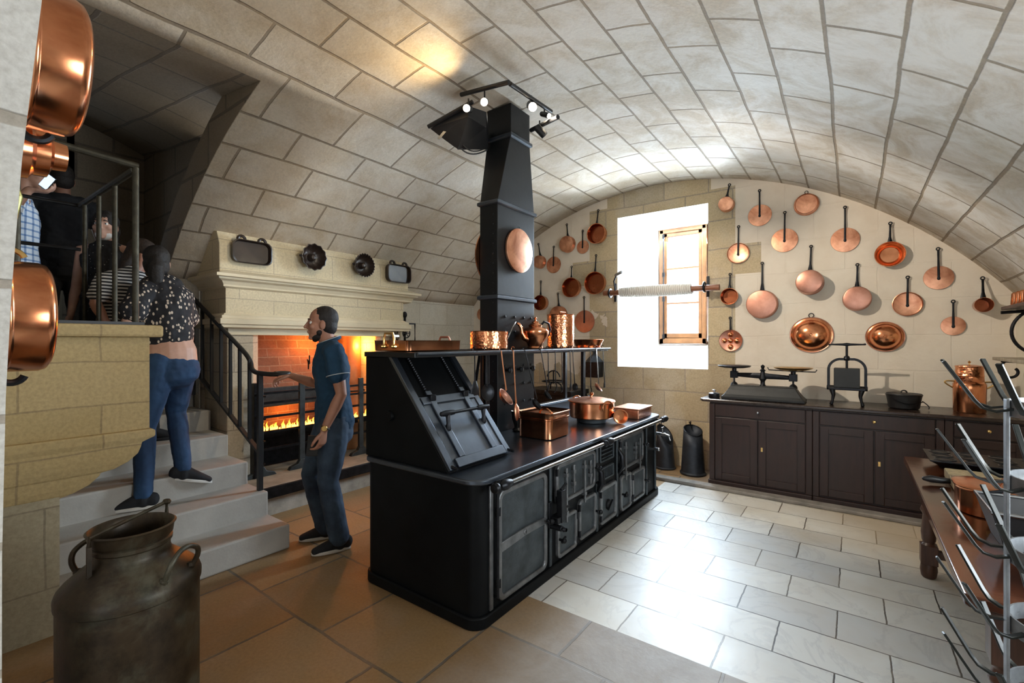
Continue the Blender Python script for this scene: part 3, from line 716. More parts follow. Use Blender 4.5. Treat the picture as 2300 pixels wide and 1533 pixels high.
def tracklight(u, v, t, aim, label, lit=True, sz=.028):
    p = at_t(u, v, t); a = (V(aim)-p).normalized()
    r = root('spotlight', label, 'spotlight', p, 'spotlights on top of the flue')
    MB().lathe([(.002, -.075), (sz*.8, -.07), (sz, -.06), (sz, .03), (sz*.93, .03), (sz*.85, .012), (.002, .010)], p, a, 18).build('housing', M_BLKP, r)
    if lit: MB().lathe([(.001, .016), (sz*.5, .017), (sz*.82, .015)], p, a, 16).build('lamp', M_LAMP, r)
    MB().cyl(p-a*.03, p-a*.03+V((0, 0, .075)), .006, n=8).build('yoke', M_BLKP, r)
tracklight(1050, 243, 3.42, (-1.2, .4, 2.2), 'lit spotlight on the left end of the black light frame')
tracklight(1088, 228, 3.35, (-.6, .5, 1.8), 'lit spotlight second from the left on the light frame, left of the flue top')
tracklight(1195, 238, 3.50, (-.3, 1.2, 1.6), 'lit spotlight just right of the flue top, the brightest of the four', sz=.034)
tracklight(1228, 258, 3.65, (.3, 2.6, 2.0), 'small lit spotlight on the right end of the light frame', sz=.02)
tracklight(1218, 298, 3.70, (-.2, 5.2, .6), 'unlit black spotlight hanging below the right tube of the light frame', False, .03)

# ============================================================ COPPER ON THE END WALL
def handle_mb(top, bot, front=0, ring=.017, w0=.011, w1=.016, n=(0, -1, 0)):
    """flat forged handle with an eye at the top, tapering out to its foot"""
    m = MB(); top, bot = V(top), V(bot); d = (bot-top).normalized(); side = V((1, 0, 0)) if abs(n[0]) < .5 else V((0, 1, 0))
    m.tube(arc(top+d*ring, side, (0, 0, 1), ring*.72, 0, 360, 14)[:-1], ring*.30, 8, closed=True)
    L = (bot-top).length; q = [top+d*(ring*1.7), top+d*L*.35, top+d*L*.72, bot]
    m.limb(q, [(w0*.8, .006), (w0*.72, .005), (w0*.9, .005), (w1, .006)], side=side, n=8)
    return m
def wallpan(kind, ul, ur, vc, uh, vh, label, depth=None, hang_v=None, mat=None, grp='copper pans and lids hung on the end wall', ryf=None):
    dep = {'lid': .012, 'rimlid': .02, 'sauce_out': .11, 'sauce_in': .11, 'round': .035, 'dome': .11, 'fry_in': .06, 'poach': .03, 'discpan': .04}[kind] if depth is None else depth
    Yp = YE-dep*(.8 if kind.startswith('sauce') else .5)
    L, R = atY(ul, vc, Yp), atY(ur, vc, Yp); r = (R.x-L.x)/2; c = V(((L.x+R.x)/2, YE, L.z*.5+R.z*.5))
    H = atY(uh, vh, YE-.02); top = V((H.x, YE-.02, H.z))
    nm = {'lid': 'copper_pot_cover_flat', 'rimlid': 'copper_pot_cover_rimmed', 'sauce_out': 'copper_saucepan', 'sauce_in': 'copper_saucepan', 'round': 'round_copper_tin', 'dome': 'copper_dish_cloche', 'fry_in': 'copper_frying_pan', 'poach': 'egg_poaching_pan', 'discpan': 'copper_frying_pan'}[kind]
    cat = {'lid': 'pot lid', 'rimlid': 'pot lid', 'sauce_out': 'saucepan', 'sauce_in': 'saucepan', 'round': 'cake tin', 'dome': 'dish cover', 'fry_in': 'frying pan', 'poach': 'egg pan', 'discpan': 'frying pan'}[kind]
    t = root(nm, label, cat, c, grp); ax = (0, -1, 0); k = dict(side=(1, 0, 0))
    o = V((c.x, YE, c.z))
    if kind == 'lid':
        MB().lathe([(0, .004), (r*.98, .004), (r, .008), (r*.985, .013), (r*.5, .017), (0, .018)], o, ax, 40, **k).build('disc', mat or CUM, t)
        foot = V((o.x, YE-.022, o.z-r*.06)); hm = handle_mb(top, foot, w0=.010, w1=.009); hm.ell(foot, (.013, .006, .016), 10)
        hm.build('iron_handle', M_IRON, t)
    elif kind == 'rimlid':
        MB().lathe([(0, .010), (r*.9, .010), (r*.93, .003), (r*.99, .003), (r, .020), (r*.95, .022), (r*.92, .014), (r*.88, .012), (0, .016)], o, ax, 40, **k).build('disc', mat or CUM, t)
        foot = V((o.x, YE-.024, o.z-r*.12)); hm = handle_mb(top, foot, w0=.010, w1=.009); hm.ell(foot, (.013, .006, .016), 10)
        hm.build('iron_handle', M_IRON, t)
    elif kind in ('sauce_out', 'discpan'):       # bottom faces the room
        MB().lathe([(r*.99, .004), (r*1.02, .006), (r*1.0, .010), (r*.985, dep*.85), (r*.95, dep*.97), (r*.88, dep), (0, dep-.004)], o, ax, 40, **k).build('bowl', mat or CUM, t)
        foot = V((o.x, YE-.02, o.z+r*.95)); hm = handle_mb(top, foot, w1=.022); hm.bar(foot+V((-.03, -.008, 0)), foot+V((.03, -.008, 0)), .02, .014)
        hm.build('iron_handle', M_IRON, t)
    elif kind in ('sauce_in', 'fry_in'):         # open side faces the room
        w = .004; b = .72 if kind == 'fry_in' else .97
        MB().lathe([(0, .004), (r*b*.93, .004), (r*b, .015), (r*.985, dep-.004), (r*1.03, dep), (r*1.03, dep+.004), (r*.985, dep+.004), (r*.965, dep)], o, ax, 40, **k).build('bowl', mat or CU, t)
        MB().lathe([(r*.965, dep), (r*b-w*2, .022), (r*b*.9-w, .010), (0, .009)], o, ax, 40, **k).build('inside', CUI if kind == 'sauce_in' else CU, t)
        foot = V((o.x, YE-dep*.75, o.z+r*.96)); hm = handle_mb(top, foot, w1=.020); hm.build('iron_handle', M_IRON, t)
    elif kind == 'round':
        MB().lathe([(r*.99, .004), (r*1.03, .006), (r, .012), (r*.97, dep), (r*.9, dep+.004), (r*.86, dep-.002), (0, dep-.001)], o, ax, 40, **k).build('tin', mat or CUM, t)
        MB().tube(arc(V((o.x, YE-.01, o.z+r+.014)), (1, 0, 0), (0, 0, 1), .015, 0, 360, 14), .003, 6).build('hanging_ring', M_IRON, t)
    elif kind == 'dome':
        MB().lathe([(r*.98, .004), (r, .008), (r*.98, .014), (r*.86, .018), (r*.83, .022), (r*.79, .040), (r*.66, .072), (r*.46, .096), (r*.24, .108), (0, .112)], o, ax, 48, sx=1, sy=ryf or .95, **k).build('dome', mat or CU, t)
        MB().lathe([(r*.985, .004), (r*1.02, .008), (r*1.0, .018), (r*.965, .016)], o, ax, 48, sx=1, sy=ryf or .95, **k).build('rolled_rim', CUD, t)
        MB().lathe([(.001, .114), (.012, .116), (.017, .126), (.010, .135), (.001, .137)], o, ax, 16, **k).build('knob', CU, t)
        if hang_v: MB().tube(arc(V((o.x, YE-.012, o.z+r*(ryf or .95)+.02)), (1, 0, 0), (0, 0, 1), .022, 0, 360, 16), .004, 6).build('hanging_ring', M_IRON, t)
    elif kind == 'poach':
        m = MB().lathe([(0, .004), (r*.95, .004), (r, .02), (r*.97, .03), (r*.9, .024), (0, .024)], o, ax, 40, **k); b = m.build('disc', CUD, t)
        for x, z in ((0, 0), (-.52, 0), (.52, 0), (0, .56), (0, -.56)):
            m = MB().lathe([(r*.25, .02), (r*.24, .034), (r*.2, .045), (r*.1, .054), (0, .056)], o+V((x*r, 0, z*r)), ax, 20, **k); m.build('egg_cup', CU, t)
        hm = handle_mb(top, V((o.x, YE-.02, o.z+r*.9)), w1=.012); hm.build('iron_handle', M_IRON, t)
    # nail
    return t
PW = [
 ('sauce_out', 1613, 1648, 457, 1639, 411, 'smallest bright copper saucepan, bottom outward, high by the window\'s top right corner', .08),
 ('lid', 1680, 1734, 483, 1706, 424, 'flat copper lid with long iron handle, uppermost of the lids right of the window', None),
 ('lid', 1732, 1793, 539, 1763, 473, 'flat copper lid hanging just under the round handleless tin', None),
 ('round', 1783, 1840, 458, 1822, 430, 'round copper tin without a handle hung by a ring near the vault', None),
 ('lid', 1865, 1932, 538, 1898, 461, 'shiny copper lid with iron handle, right of the handleless round tin', None),
 ('fry_in', 1964, 2034, 571, 2000, 497, 'dark mirror bright copper frying pan with its inside outward, under the vault curve', None),
 ('lid', 2073, 2144, 623, 2107, 554, 'largest flat copper lid at the right, its handle topping out beneath the vault', None),
 ('rimlid', 1633, 1684, 568, 1659, 505, 'rimmed copper lid hanging beside the window, level with its top panes', None),
 ('sauce_in', 1619, 1658, 665, 1640, 612, 'small saucepan with a dark shining inside at the right end of the rope roller', .08),
 ('sauce_out', 1675, 1746, 682, 1712, 587, 'large dull brown saucepan, bottom outward, right of the rope roller', .10),
 ('sauce_out', 1786, 1850, 632, 1822, 549, 'deep copper saucepan, bottom outward, casting the widest shadow on the wall', .16),
 ('sauce_out', 1892, 1959, 669, 1926, 590, 'brown copper saucepan, bottom outward, hung between the two dish covers and above', .11),
 ('rimlid', 2003, 2074, 682, 2039, 618, 'rimmed copper lid hanging above and right of the smaller dish cover', None),
 ('sauce_in', 2187, 2231, 684, 2207, 620, 'copper saucepan with dark inside outward, rightmost on the end wall', .12),
 ('poach', 1615, 1668, 764, 1640, 710, 'copper egg pan with five round cups beside the foot of the window', None),
 ('dome', 1773, 1872, 751, 0, 702, 'bigger of two domed copper dish covers, above the weighing scale', None),
 ('dome', 1944, 2034, 755, 0, 0, 'smaller domed copper dish cover with dark rim, right of the meat press', None),
 ('lid', 2112, 2170, 731, 2141, 672, 'lowest flat copper lid, hanging above the tall copper canister', None),
 ('sauce_in', 1320, 1360, 524, 1344, 469, 'copper saucepan, dark inside outward, highest of the pans left of the window', .09),
 ('sauce_out', 1256, 1288, 547, 1273, 501, 'small copper saucepan, bottom outward, left of a tiny lid', .08),
 ('lid', 1296, 1323, 554, 1309, 515, 'tiniest flat copper lid, under the highest saucepan left of the window', None),
 ('sauce_out', 1198, 1222, 587, 1209, 545, 'copper saucepan half hidden by the right edge of the flue, upper one', .08),
 ('lid', 1228, 1260, 594, 1244, 551, 'flat copper lid with bright handle, second from the flue', None),
 ('sauce_in', 1264, 1302, 645, 1284, 596, 'copper saucepan, dark inside outward, just left of the one by the roller', .09),
 ('sauce_in', 1314, 1359, 635, 1339, 570, 'copper saucepan with glowing inside nearest the left end of the rope roller', .08),
 ('sauce_in', 1200, 1228, 679, 1215, 629, 'copper saucepan, dark inside outward, half hidden by the lower flue', .09),
 ('sauce_out', 1234, 1270, 707, 1253, 656, 'copper saucepan peeping over the tall stockpot', .08),
 ('lid', 1291, 1336, 721, 1312, 664, 'large scratched flat copper lid low down between stockpot and window', None),
 ('lid', 1072, 1094, 705, 1084, 650, 'flat copper lid seen as a sliver left of the flue', None),
]
DULL = {9, 10, 11, 27}
for i, (k, a, b, v, uh, vh, lab, dep) in enumerate(PW):
    wallpan(k, a, b, v, uh, vh, lab, dep, vh if k == 'dome' else None, CUD if i in DULL else None)

# ============================================================ WELL ROPE ROLLER ACROSS THE WINDOW
M_WOOD = simple('reddish_turned_wood', (.20, .075, .035), .5, 0, .35, 9)
def rope_mat():
    s = M('white_rope'); w = s.n('ShaderNodeTexWave', _Scale=60, _Distortion=.4, bands_direction='X'); s.l(s.obj(), w.inputs['Vector'])
    s.l(s.ramp(w.outputs[1], [(0, (.50, .47, .42)), (1, (.80, .78, .74))]), s.b.inputs['Base Color']); s.set('Roughness', .9); return s.m
rp = root('rope_roller', 'wooden axle wound with white rope on iron brackets across the window opening', 'winch', (-1.9, 5.56, 2.12))
pl_, pr_ = V((-2.60, 5.55, 2.125)), V((-1.20, 5.55, 2.105))
MB().cyl(pl_, pr_, .034, n=20).build('axle', M_WOOD, rp)
m = MB(); hp = []
nt = 36; x0_, x1_ = -2.38, -1.50
for i in range(nt*14+1):
    f = i/(nt*14); a = 2*PI*i/14; x = x0_+(x1_-x0_)*f; rr = .048+.012*math.sin(PI*min(1, max(0, f)))**.6
    hp.append((x, 5.55+rr*math.cos(a), pl_.z+(pr_.z-pl_.z)*(x-pl_.x)/(pr_.x-pl_.x)+rr*math.sin(a)))
m.tube(hp, .0135, 6); m.build('rope', rope_mat(), rp)
for x in (-2.51, -1.36):
    zc = 2.12
    b = MB().tube([V((x, 5.55, zc))+V((0, .052*math.cos(a), .052*math.sin(a))) for a in [2*PI*i/16 for i in range(16)]], .012, 8, closed=True)
    b.bar((x, 5.60, zc), (x, YE-.006, zc), .03, .012, (0, 0, 1)); b.bar((x, YE-.012, zc-.10), (x, YE-.012, zc+.14), .03, .012, (1, 0, 0))
    b.build('bracket', M_IRON, rp)
MB().tube([(-2.42, 5.50, 2.14), (-2.43, 5.48, 2.26), (-2.38, 5.45, 2.33)], .010, 8).build('crank_arm', M_IRON, rp)
MB().limb([(-2.39, 5.45, 2.33), (-2.32, 5.45, 2.36)], [.018, .022], n=10).build('crank_grip', M_STEEL, rp)
MB().tube(bez((-2.15, 5.50, 2.08), (-2.28, 5.49, 2.05), (-2.10, 5.49, 1.90), 10), .004, 6).build('rope_end', rope_mat(), rp)

# ============================================================ THE LONG CUPBOARD
def wood(name, col, rough=.4, scale=5, axis=(1, 1, .12)):
    s = M(name); mp = s.n('ShaderNodeMapping'); mp.inputs['Scale'].default_value = axis; s.l(s.pos(), mp.inputs[0])
    f = s.noise(scale*6, 6, .6, mp.outputs[0], dist=.5); lo = tuple(c*.55 for c in col); hi = tuple(min(1, c*1.3) for c in col)
    s.l(s.ramp(f, [(.3, lo), (.7, hi)]), s.b.inputs['Base Color']); s.l(s.math('MULTIPLY_ADD', s.noise(5, 4, .6, s.pos()), .2, rough-.1), s.b.inputs['Roughness'])
    s.bump(f, .12, .003); return s.m
M_DKW = wood('dark_stained_wood', (.022, .0085, .006), .45)
M_DKT = wood('dark_counter_wood', (.028, .017, .013), .26, 5, (.12, 1, 1))
FYc = 5.115
def cupboard(x0, x1, first):
    w = x1-x0
    lab = {0: 'dark wooden cupboard unit next to the coal scuttles, under the weighing scale', 1: 'dark wooden cupboard unit in the middle, under the meat press', 2: 'narrow dark wooden cupboard unit at the right, behind the table'}[first]
    t = root('cupboard', lab, 'cupboard', ((x0+x1)/2, 5.4, 0), 'cupboard units along the end wall')
    MB().box((x0, FYc+.02, .04), (x1, YE-.005, .875)).build('carcass', M_DKW, t, smooth=False)
    MB().box((x0-(.01 if first == 0 else 0), FYc-.012, 0), (x1, YE-.01, .07)).build('base', M_DKW, t, smooth=False, bevel=.006)
    for x in ((x0, x0+.05), (x1-.05, x1)): MB().box((x[0], FYc, .07), (x[1], FYc+.03, .86)).build('stile', M_DKW, t, smooth=False, bevel=.004)
    d = MB().box((x0+.055, FYc+.002, .735), (x1-.055, FYc+.03, .86)).build('drawer', M_DKW, t, smooth=False, bevel=.005)
    MB().lathe([(.001, .026), (.010, .024), (.013, .018), (.008, .008), (.006, 0)], ((x0+x1)/2, FYc+.002, .80), (0, -1, 0), 14).build('drawer_knob', BRASS if first else M_STEEL, d)
    nd = 2 if w > .6 else 1; dw = (w-.11-.01*(nd-1))/nd
    for j in range(nd):
        a = x0+.055+j*(dw+.01); b = a+dw; fw = .065 if nd == 2 else .05
        m = MB().box((a, FYc+.004, .085), (a+fw, FYc+.03, .72)).box((b-fw, FYc+.004, .085), (b, FYc+.03, .72)).box((a+fw, FYc+.004, .085), (b-fw, FYc+.03, .15)).box((a+fw, FYc+.004, .655), (b-fw, FYc+.03, .72))
        dd = m.build('cupboard_door', M_DKW, t, smooth=False, bevel=.004)
        MB().box((a+fw-.002, FYc+.016, .148), (b-fw+.002, FYc+.026, .657)).build('door_panel', M_DKW, dd, smooth=False)
        xx = b-.03 if j == 0 else a+.03
        if j == nd-1: MB().box((xx-.008, FYc-.004, .42), (xx+.008, FYc+.006, .46)).cyl((xx, FYc-.014, .44), (xx, FYc, .44), .005, n=8).build('lock', BRASS, dd, smooth=False)
cupboard(-1.205, -.303, 0); cupboard(-.300, .600, 1); cupboard(.603, XR-.012, 2)
wt = MB().prism([(-1.27, FYc-.03), (-1.30, FYc+.02), (-1.30, YE-.01), (XR-.005, YE-.01), (XR-.005, FYc-.03)], (0, 0, .876), (1, 0, 0), (0, 1, 0), (0, 0, .03)).build('worktop', M_DKT, smooth=False, bevel=.008)
tag(wt, 'long dark polished wooden worktop over the cupboards along the end wall', 'worktop')
ZC = .907
# weighing scale
M_IRB = simple('blackened_cast_iron', (.014, .015, .015), .5, .2, .3, 10, .2, 40, .15)
sc = root('weighing_scale', 'black iron two-pan weighing scale standing on the left end of the worktop', 'scale', (-.735, 5.29, ZC))
cxs, cys = -.735, 5.29
MB().quadgrid([[(cxs+sx*w, cys+sy*d, ZC+z) for sx, sy in ((-1,-1),(1,-1),(1,1),(-1,1))] for w, d, z in ((.37, .12, 0), (.37, .12, .025), (.345, .10, .05), (.315, .075, .095), (.29, .06, .14), (.28, .05, .145))]).build('base', M_IRB, sc, smooth=False, bevel=.008)
MB().lathe([(.035, .14), (.022, .16), (.02, .19), (.035, .215), (.028, .25), (.018, .29), (.03, .30), (.012, .315), (.02, .345), (.002, .36)], (cxs, cys, ZC), (0, 0, 1), 14).build('pillar', M_IRON, sc)
MB().limb([(cxs-.26, cys, ZC+.25), (cxs, cys, ZC+.245), (cxs+.26, cys, ZC+.235)], [(.012, .02), (.016, .032), (.012, .02)], side=(0, 1, 0), n=10).build('beam', M_IRON, sc)
for s_, zz in ((-1, .0), (1, -.012)):
    x = cxs+s_*.265
    m = MB().box((x-.035, cys-.03, ZC+.215+zz), (x+.035, cys+.03, ZC+.285+zz)); m.cyl((x, cys, ZC+.14), (x, cys, ZC+.22+zz), .009, n=8); m.cyl((x, cys, ZC+.28+zz), (x, cys, ZC+.315+zz), .022, n=12); m.lathe([(.04, .135), (.03, .16), (.012, .175)], (x, cys, ZC), (0, 0, 1), 14)
    m.build('pan_carrier', M_IRON, sc, bevel=.004)
MB().lathe([(.001, .318), (.10, .318), (.150, .328), (.160, .342), (.150, .345), (.10, .336), (.001, .334)], (cxs-.265, cys, ZC), (0, 0, 1), 36).build('iron_pan', M_IRON, sc)
MB().lathe([(.001, .308), (.10, .308), (.155, .325), (.170, .338), (.160, .339), (.10, .322), (.001, .320)], (cxs+.265, cys, ZC), (0, 0, 1), 36).build('brass_pan', BRASS, sc)
MB().tube([(cxs+.05, cys-.05, ZC+.335), (cxs+.06, cys-.05, ZC+.312), (cxs+.265, cys-.05, ZC+.303), (cxs+.45, cys-.05, ZC+.303), (cxs+.462, cys-.05, ZC+.325)], .005, 6).build('pan_rest', M_IRON, sc)
wgt = root('scale_weight', 'small black round weight standing in front of the left end of the scale', 'weight', (-1.16, 5.19, ZC))
MB().lathe([(.001, 0), (.05, 0), (.055, .01), (.052, .05), (.03, .058), (.001, .058)], (-1.175, 5.19, ZC), (0, 0, 1), 20).build('body', M_IRON, wgt)
MB().lathe([(.01, .056), (.008, .07), (.02, .078), (.02, .086), (.001, .09)], (-1.175, 5.19, ZC), (0, 0, 1), 16).build('knob', M_STEEL, wgt)

# meat press
mp_ = root('meat_press', 'black cast iron meat press with screw handle standing mid worktop', 'press', (-.045, 5.32, ZC)); px, py = -.045, 5.32
for s_ in (-1, 1):
    for d in (-1, 1):
        x = px+s_*.105; y = py+d*.05
        MB().limb([(x+s_*.012, y, ZC+.013), (x+s_*.004, y, ZC+.04), (x-s_*.004, y, ZC+.09), (x+s_*.006, y, ZC+.145)], [.015, .010, .015, .022], n=10).build('foot', M_IRON, mp_)
MB().box((px-.14, py-.075, ZC+.145), (px+.14, py+.075, ZC+.168)).cyl((px-.155, py, ZC+.16), (px+.155, py, ZC+.16), .022, n=12).build('bed', M_IRON, mp_, bevel=.004)
MB().box((px-.098, py-.07, ZC+.168), (px+.098, py+.07, ZC+.345)).build('press_box', M_IRB, mp_, smooth=False, bevel=.004)
fr_ = [(px-.14, py, ZC+.15), (px-.14, py, ZC+.33)]+arc((px-.04, py, ZC+.33), (1, 0, 0), (0, 0, 1), .10, 180, 100, 8)+arc((px+.04, py, ZC+.33), (1, 0, 0), (0, 0, 1), .10, 80, 0, 8)+[(px+.14, py, ZC+.15)]
MB().strip(fr_, .028, .022, (0, 1, 0)).build('frame', M_IRON, mp_, bevel=.004)
MB().lathe([(.02, .415), (.028, .43), (.02, .455), (.012, .46)], (px, py, ZC), (0, 0, 1), 12).cyl((px, py, ZC+.345), (px, py, ZC+.56), .010, n=10).build('screw', M_IRON, mp_)
MB().limb([(px-.135, py, ZC+.563), (px-.12, py, ZC+.565), (px-.03, py, ZC+.565), (px, py, ZC+.565), (px+.03, py, ZC+.565), (px+.12, py, ZC+.565), (px+.135, py, ZC+.567)], [.009, .007, .011, .016, .011, .007, .009], n=10).build('cross_handle', M_IRON, mp_)

# iron casserole
pc = atZ(2031, 913, ZC); pc = V((.365, 5.37, ZC))
t = root('dutch_oven', 'round black iron casserole with lid on the worktop, right of the meat press', 'casserole', pc)
MB().lathe([(.001, .0), (.095, .0), (.108, .01), (.122, .10), (.126, .118), (.118, .12)], pc, (0, 0, 1), 32).build('pot', M_BLKP, t)
MB().lathe([(.127, .118), (.130, .124), (.124, .134), (.122, .128), (.11, .128), (.05, .138), (.001, .14)], pc, (0, 0, 1), 32).tube(arc(pc+V((0, 0, .14)), (1, 0, 0), (0, 0, 1), .02, 0, 180, 10), .006, 8).build('lid', M_BLKP, t)
MB().tube(bez(pc+V((.12, -.02, .075)), pc+V((.18, -.03, .03)), pc+V((.16, -.03, .01)), 6), .004, 6).build('bail_handle', M_IRON, t)
MB().tube(bez(pc+V((-.08, -.10, .09)), pc+V((0, -.17, .03)), pc+V((.12, -.05, .07)), 10), .004, 6).build('bail_handle', M_IRON, t)

# tall copper canister
pc = V((.79, 5.42, ZC))
t = root('copper_canister', 'tall round copper canister with lid and side handles at the right end of the worktop', 'canister', pc)
MB().lathe([(.001, 0), (.098, 0), (.102, .008), (.104, .20), (.105, .235), (.10, .245), (.088, .258)], pc, (0, 0, 1), 32).build('body', CU, t)
MB().lathe([(.088, .255), (.092, .262), (.090, .30), (.094, .305), (.090, .312), (.088, .375), (.092, .38), (.090, .388), (.04, .398), (.001, .40)], pc, (0, 0, 1), 32).build('lid', CUH, t)
MB().lathe([(.006, .395), (.004, .41), (.012, .42), (.001, .432)], pc, (0, 0, 1), 12).build('knob', BRASS, t)
for s_ in (-1, 1): MB().tube(bez(pc+V((s_*.10, 0, .20)), pc+V((s_*.21, 0, .27)), pc+V((s_*.09, 0, .255)), 10), .006, 8).build('side_handle', BRASS, t)

# coal scuttles on the floor
M_SCUT = simple('black_sheet_iron', (.03, .035, .045), .5, .5, .4, 8, .2, 20, .2)
def scuttle(x, y, label, h=.50, r=.135, th=2.6, low=.55):
    t = root('coal_scuttle', label, 'coal scuttle', (x, y, 0), 'coal scuttles by the long cupboard'); m = MB(); n = 32; R = []
    def ht(a): return h*(low+(1-low)*(.5+.5*math.cos(a-th))**.8)
    for q, rr in ((0, .95), (.04, 1.0), (.07, .90), (.35, .84), (.7, .76), (1, .70)):
        R.append([(x+r*rr*math.cos(a), y+r*rr*math.sin(a), ht(a)*q) for a in [2*PI*i/n for i in range(n)]])
    m.quadgrid(R, caps=False); m.lathe([(.001, .02), (r*.88, .02)], (x, y, 0), (0, 0, 1), n)
    m.build('bucket', M_SCUT, t, solid=.004)
    MB().tube([(x+r*.70*math.cos(a), y+r*.70*math.sin(a), ht(a)) for a in [2*PI*i/n for i in range(n)]], .006, 6, closed=True).build('rolled_rim', M_IRON, t)
    c, s_ = math.cos(th), math.sin(th); MB().tube([(x+r*.7*c+.03, y+r*.7*s_, h*.9), (x+r*.8*c, y+r*.8*s_, h*1.06), (x+r*.45*c, y+r*.45*s_, h*1.08), (x+r*.5*c, y+r*.5*s_, h*.99)], .006, 8).build('grip', M_IRON, t)
scuttle(-1.80, 5.52, 'black iron coal scuttle nearer the range, left of the two', .50, .125, 2.7, .60)
scuttle(-1.46, 5.45, 'black iron coal scuttle standing against the end of the cupboard', .54, .14, 2.2, .82)

# ============================================================ FIREPLACE
FXM = -4.45
fp = root('fireplace', 'large cream stone fireplace with moulded mantel and an orange lit brick hearth', 'fireplace', (-4.7, 2.85, 0))
FA, FB = 1.80, 3.90
def vx_at(z): return VX-math.sqrt(VR*VR-(z-VZ)**2)
MS = stone('mantel_blocks', (.78, .69, .50), (.74, .65, .46), (.50, .43, .32), .62, .26, .004, None, stain=(.55, .45, .3), stainf=.25, shift=(.25, .19), bump=.2, warp=.008).m
fz = [(XL, 2.10), (FXM, 2.10), (FXM-.005, 2.36), (FXM-.06, 2.475), (vx_at(2.475)-.03, 2.49), (vx_at(2.3)-.05, 2.30), (XL, 2.13)]
MB().prism(fz, (0, FA-.05, 0), (1, 0, 0), (0, 0, 1), (0, FB-FA+.03, 0)).build('overmantel', MS, fp, smooth=False, bevel=.006)
def mould(profile, ya, yb, name, d=.10):
    """moulding running along the face and returning on both ends"""
    m = MB(); R = []
    for (x, z) in profile: R.append([(XL, ya+.0-(x-FXM), z), (x, ya-(x-FXM), z), (x, yb+(x-FXM), z), (XL, yb+(x-FXM), z)])
    m.quadgrid(R, close=True, caps=True); return m.build(name, M_MANTEL, fp, smooth=False)
F = FXM
mould([(F, 2.13), (F+.02, 2.125), (F+.09, 2.095), (F+.115, 2.09), (F+.115, 2.065), (F+.09, 2.06), (F+.085, 2.045), (F+.05, 2.03), (F+.03, 2.00), (F+.03, 1.985), (F, 1.97)], FA, FB-.02, 'upper_cornice')
MB().prism([(XL, 1.70), (F, 1.70), (F, 1.98), (XL, 1.98)], (0, FA, 0), (1, 0, 0), (0, 0, 1), (0, FB-FA-.10, 0)).build('frieze', MS, fp, smooth=False)
mould([(F-.01, 1.755), (F+.015, 1.75), (F+.03, 1.735), (F+.05, 1.73), (F+.05, 1.705), (F+.07, 1.70), (F+.07, 1.655), (F+.055, 1.65), (F+.055, 1.625), (F-.01, 1.615)], FA, FB-.10, 'lower_cornice')
MB().box((F-.10, FA+.02, 1.56), (F, FB-.12, 1.62)).build('lintel', M_MANTEL, fp, smooth=False)
MPR = stone('pier_blocks', (.62, .55, .42), (.58, .51, .40), (.36, .31, .25), .5, .26, .005, None, shift=(.1, .05), stainf=.3, bump=.3).m
MB().prism([(XL, FA+.02), (F-.02, FA+.02), (F-.02, FA+.24), (F-.05, FA+.30), (XL+.12, FA+.36), (XL, FA+.36)], (0, 0, 0), (1, 0, 0), (0, 1, 0), (0, 0, 1.62)).build('left_pier', MPR, fp, smooth=False, bevel=.012)
MB().prism([(XL, 3.40), (XL+.12, 3.36), (F-.04, 3.42), (F-.02, 3.48), (F-.02, FB-.12), (XL, FB-.12)], (0, 0, 0), (1, 0, 0), (0, 1, 0), (0, 0, 1.62)).build('right_pier', MPR, fp, smooth=False, bevel=.012)
MB().box((XL-.001, FA+.3, .15), (XL+.03, 3.45, 1.62)).build('brick_back', M_BRICK, fp, smooth=False)
# sloping brick breast at the left of the opening
MB().quadgrid([[(XL+.02, 2.12, 1.05), (-4.62, 2.12, 1.05), (-4.62, 3.02, 1.05), (XL+.02, 3.02, 1.05)], [(XL+.02, 2.16, 1.62), (-4.80, 2.16, 1.62), (-4.80, 3.0, 1.62), (XL+.02, 3.0, 1.62)]]).build('brick_breast', M_BRICK, fp, smooth=False)
MB().box((-4.70, 2.14, .86), (-4.60, 3.0, 1.05)).build('iron_plate', M_CAST, fp, smooth=False, bevel=.006)
HST = simple('hearth_stone', (.30, .24, .18), .75, 0, .3, 5, .4, 40, space='pos')
MB().box((XL, FA+.02, .0), (-4.05, FB-.05, .20)).build('hearth', simple('rough_plinth_stone', (.42, .39, .34), .85, 0, .3, 7, .6, 30, space='pos'), fp, smooth=False)
MB().box((XL, FA+.02, .20), (-4.02, FB-.05, .26)).build('hearth_slab', HST, fp, smooth=False, bevel=.01)
MB().box((-4.025, FA+.02, .16), (-4.0, FB-.05, .255)).build('hearth_kerb', M_IRON, fp, smooth=False, bevel=.004)
# fire basket
gr = root('fire_grate', 'wide black iron fire grate with horizontal bars across the hearth', 'grate', (-4.45, 2.75, .26))
GX = -4.38; ya, yb = 2.06, 3.62
for i, z in enumerate((.50, .66, .80, .93, 1.02)):
    MB().bar((GX, ya, z), (GX, yb, z), .022, .022).build('bar', M_IRON, gr)
for y in (2.06, 2.46, 3.14, 3.60):
    MB().bar((GX, y, .32), (GX, y, 1.10), .055, .03, (0, 1, 0)).build('upright', M_CAST, gr, bevel=.004)
    MB().prism([(-.14, 0), (-.12, .03), (-.05, .05), (-.025, .09), (.025, .09), (.05, .05), (.12, .03), (.14, 0)], (GX-.02, y, .26), (0, 1, 0), (0, 0, 1), (.05, 0, 0)).build('foot', M_CAST, gr, bevel=.004)
MB().box((-4.72, 2.1, .60), (-4.44, 3.6, .64)).build('burner_tray', M_IRON, gr)
MB().box((-4.75, 2.1, .27), (-4.70, 3.6, .62)).build('back_plate', M_IRON, gr)
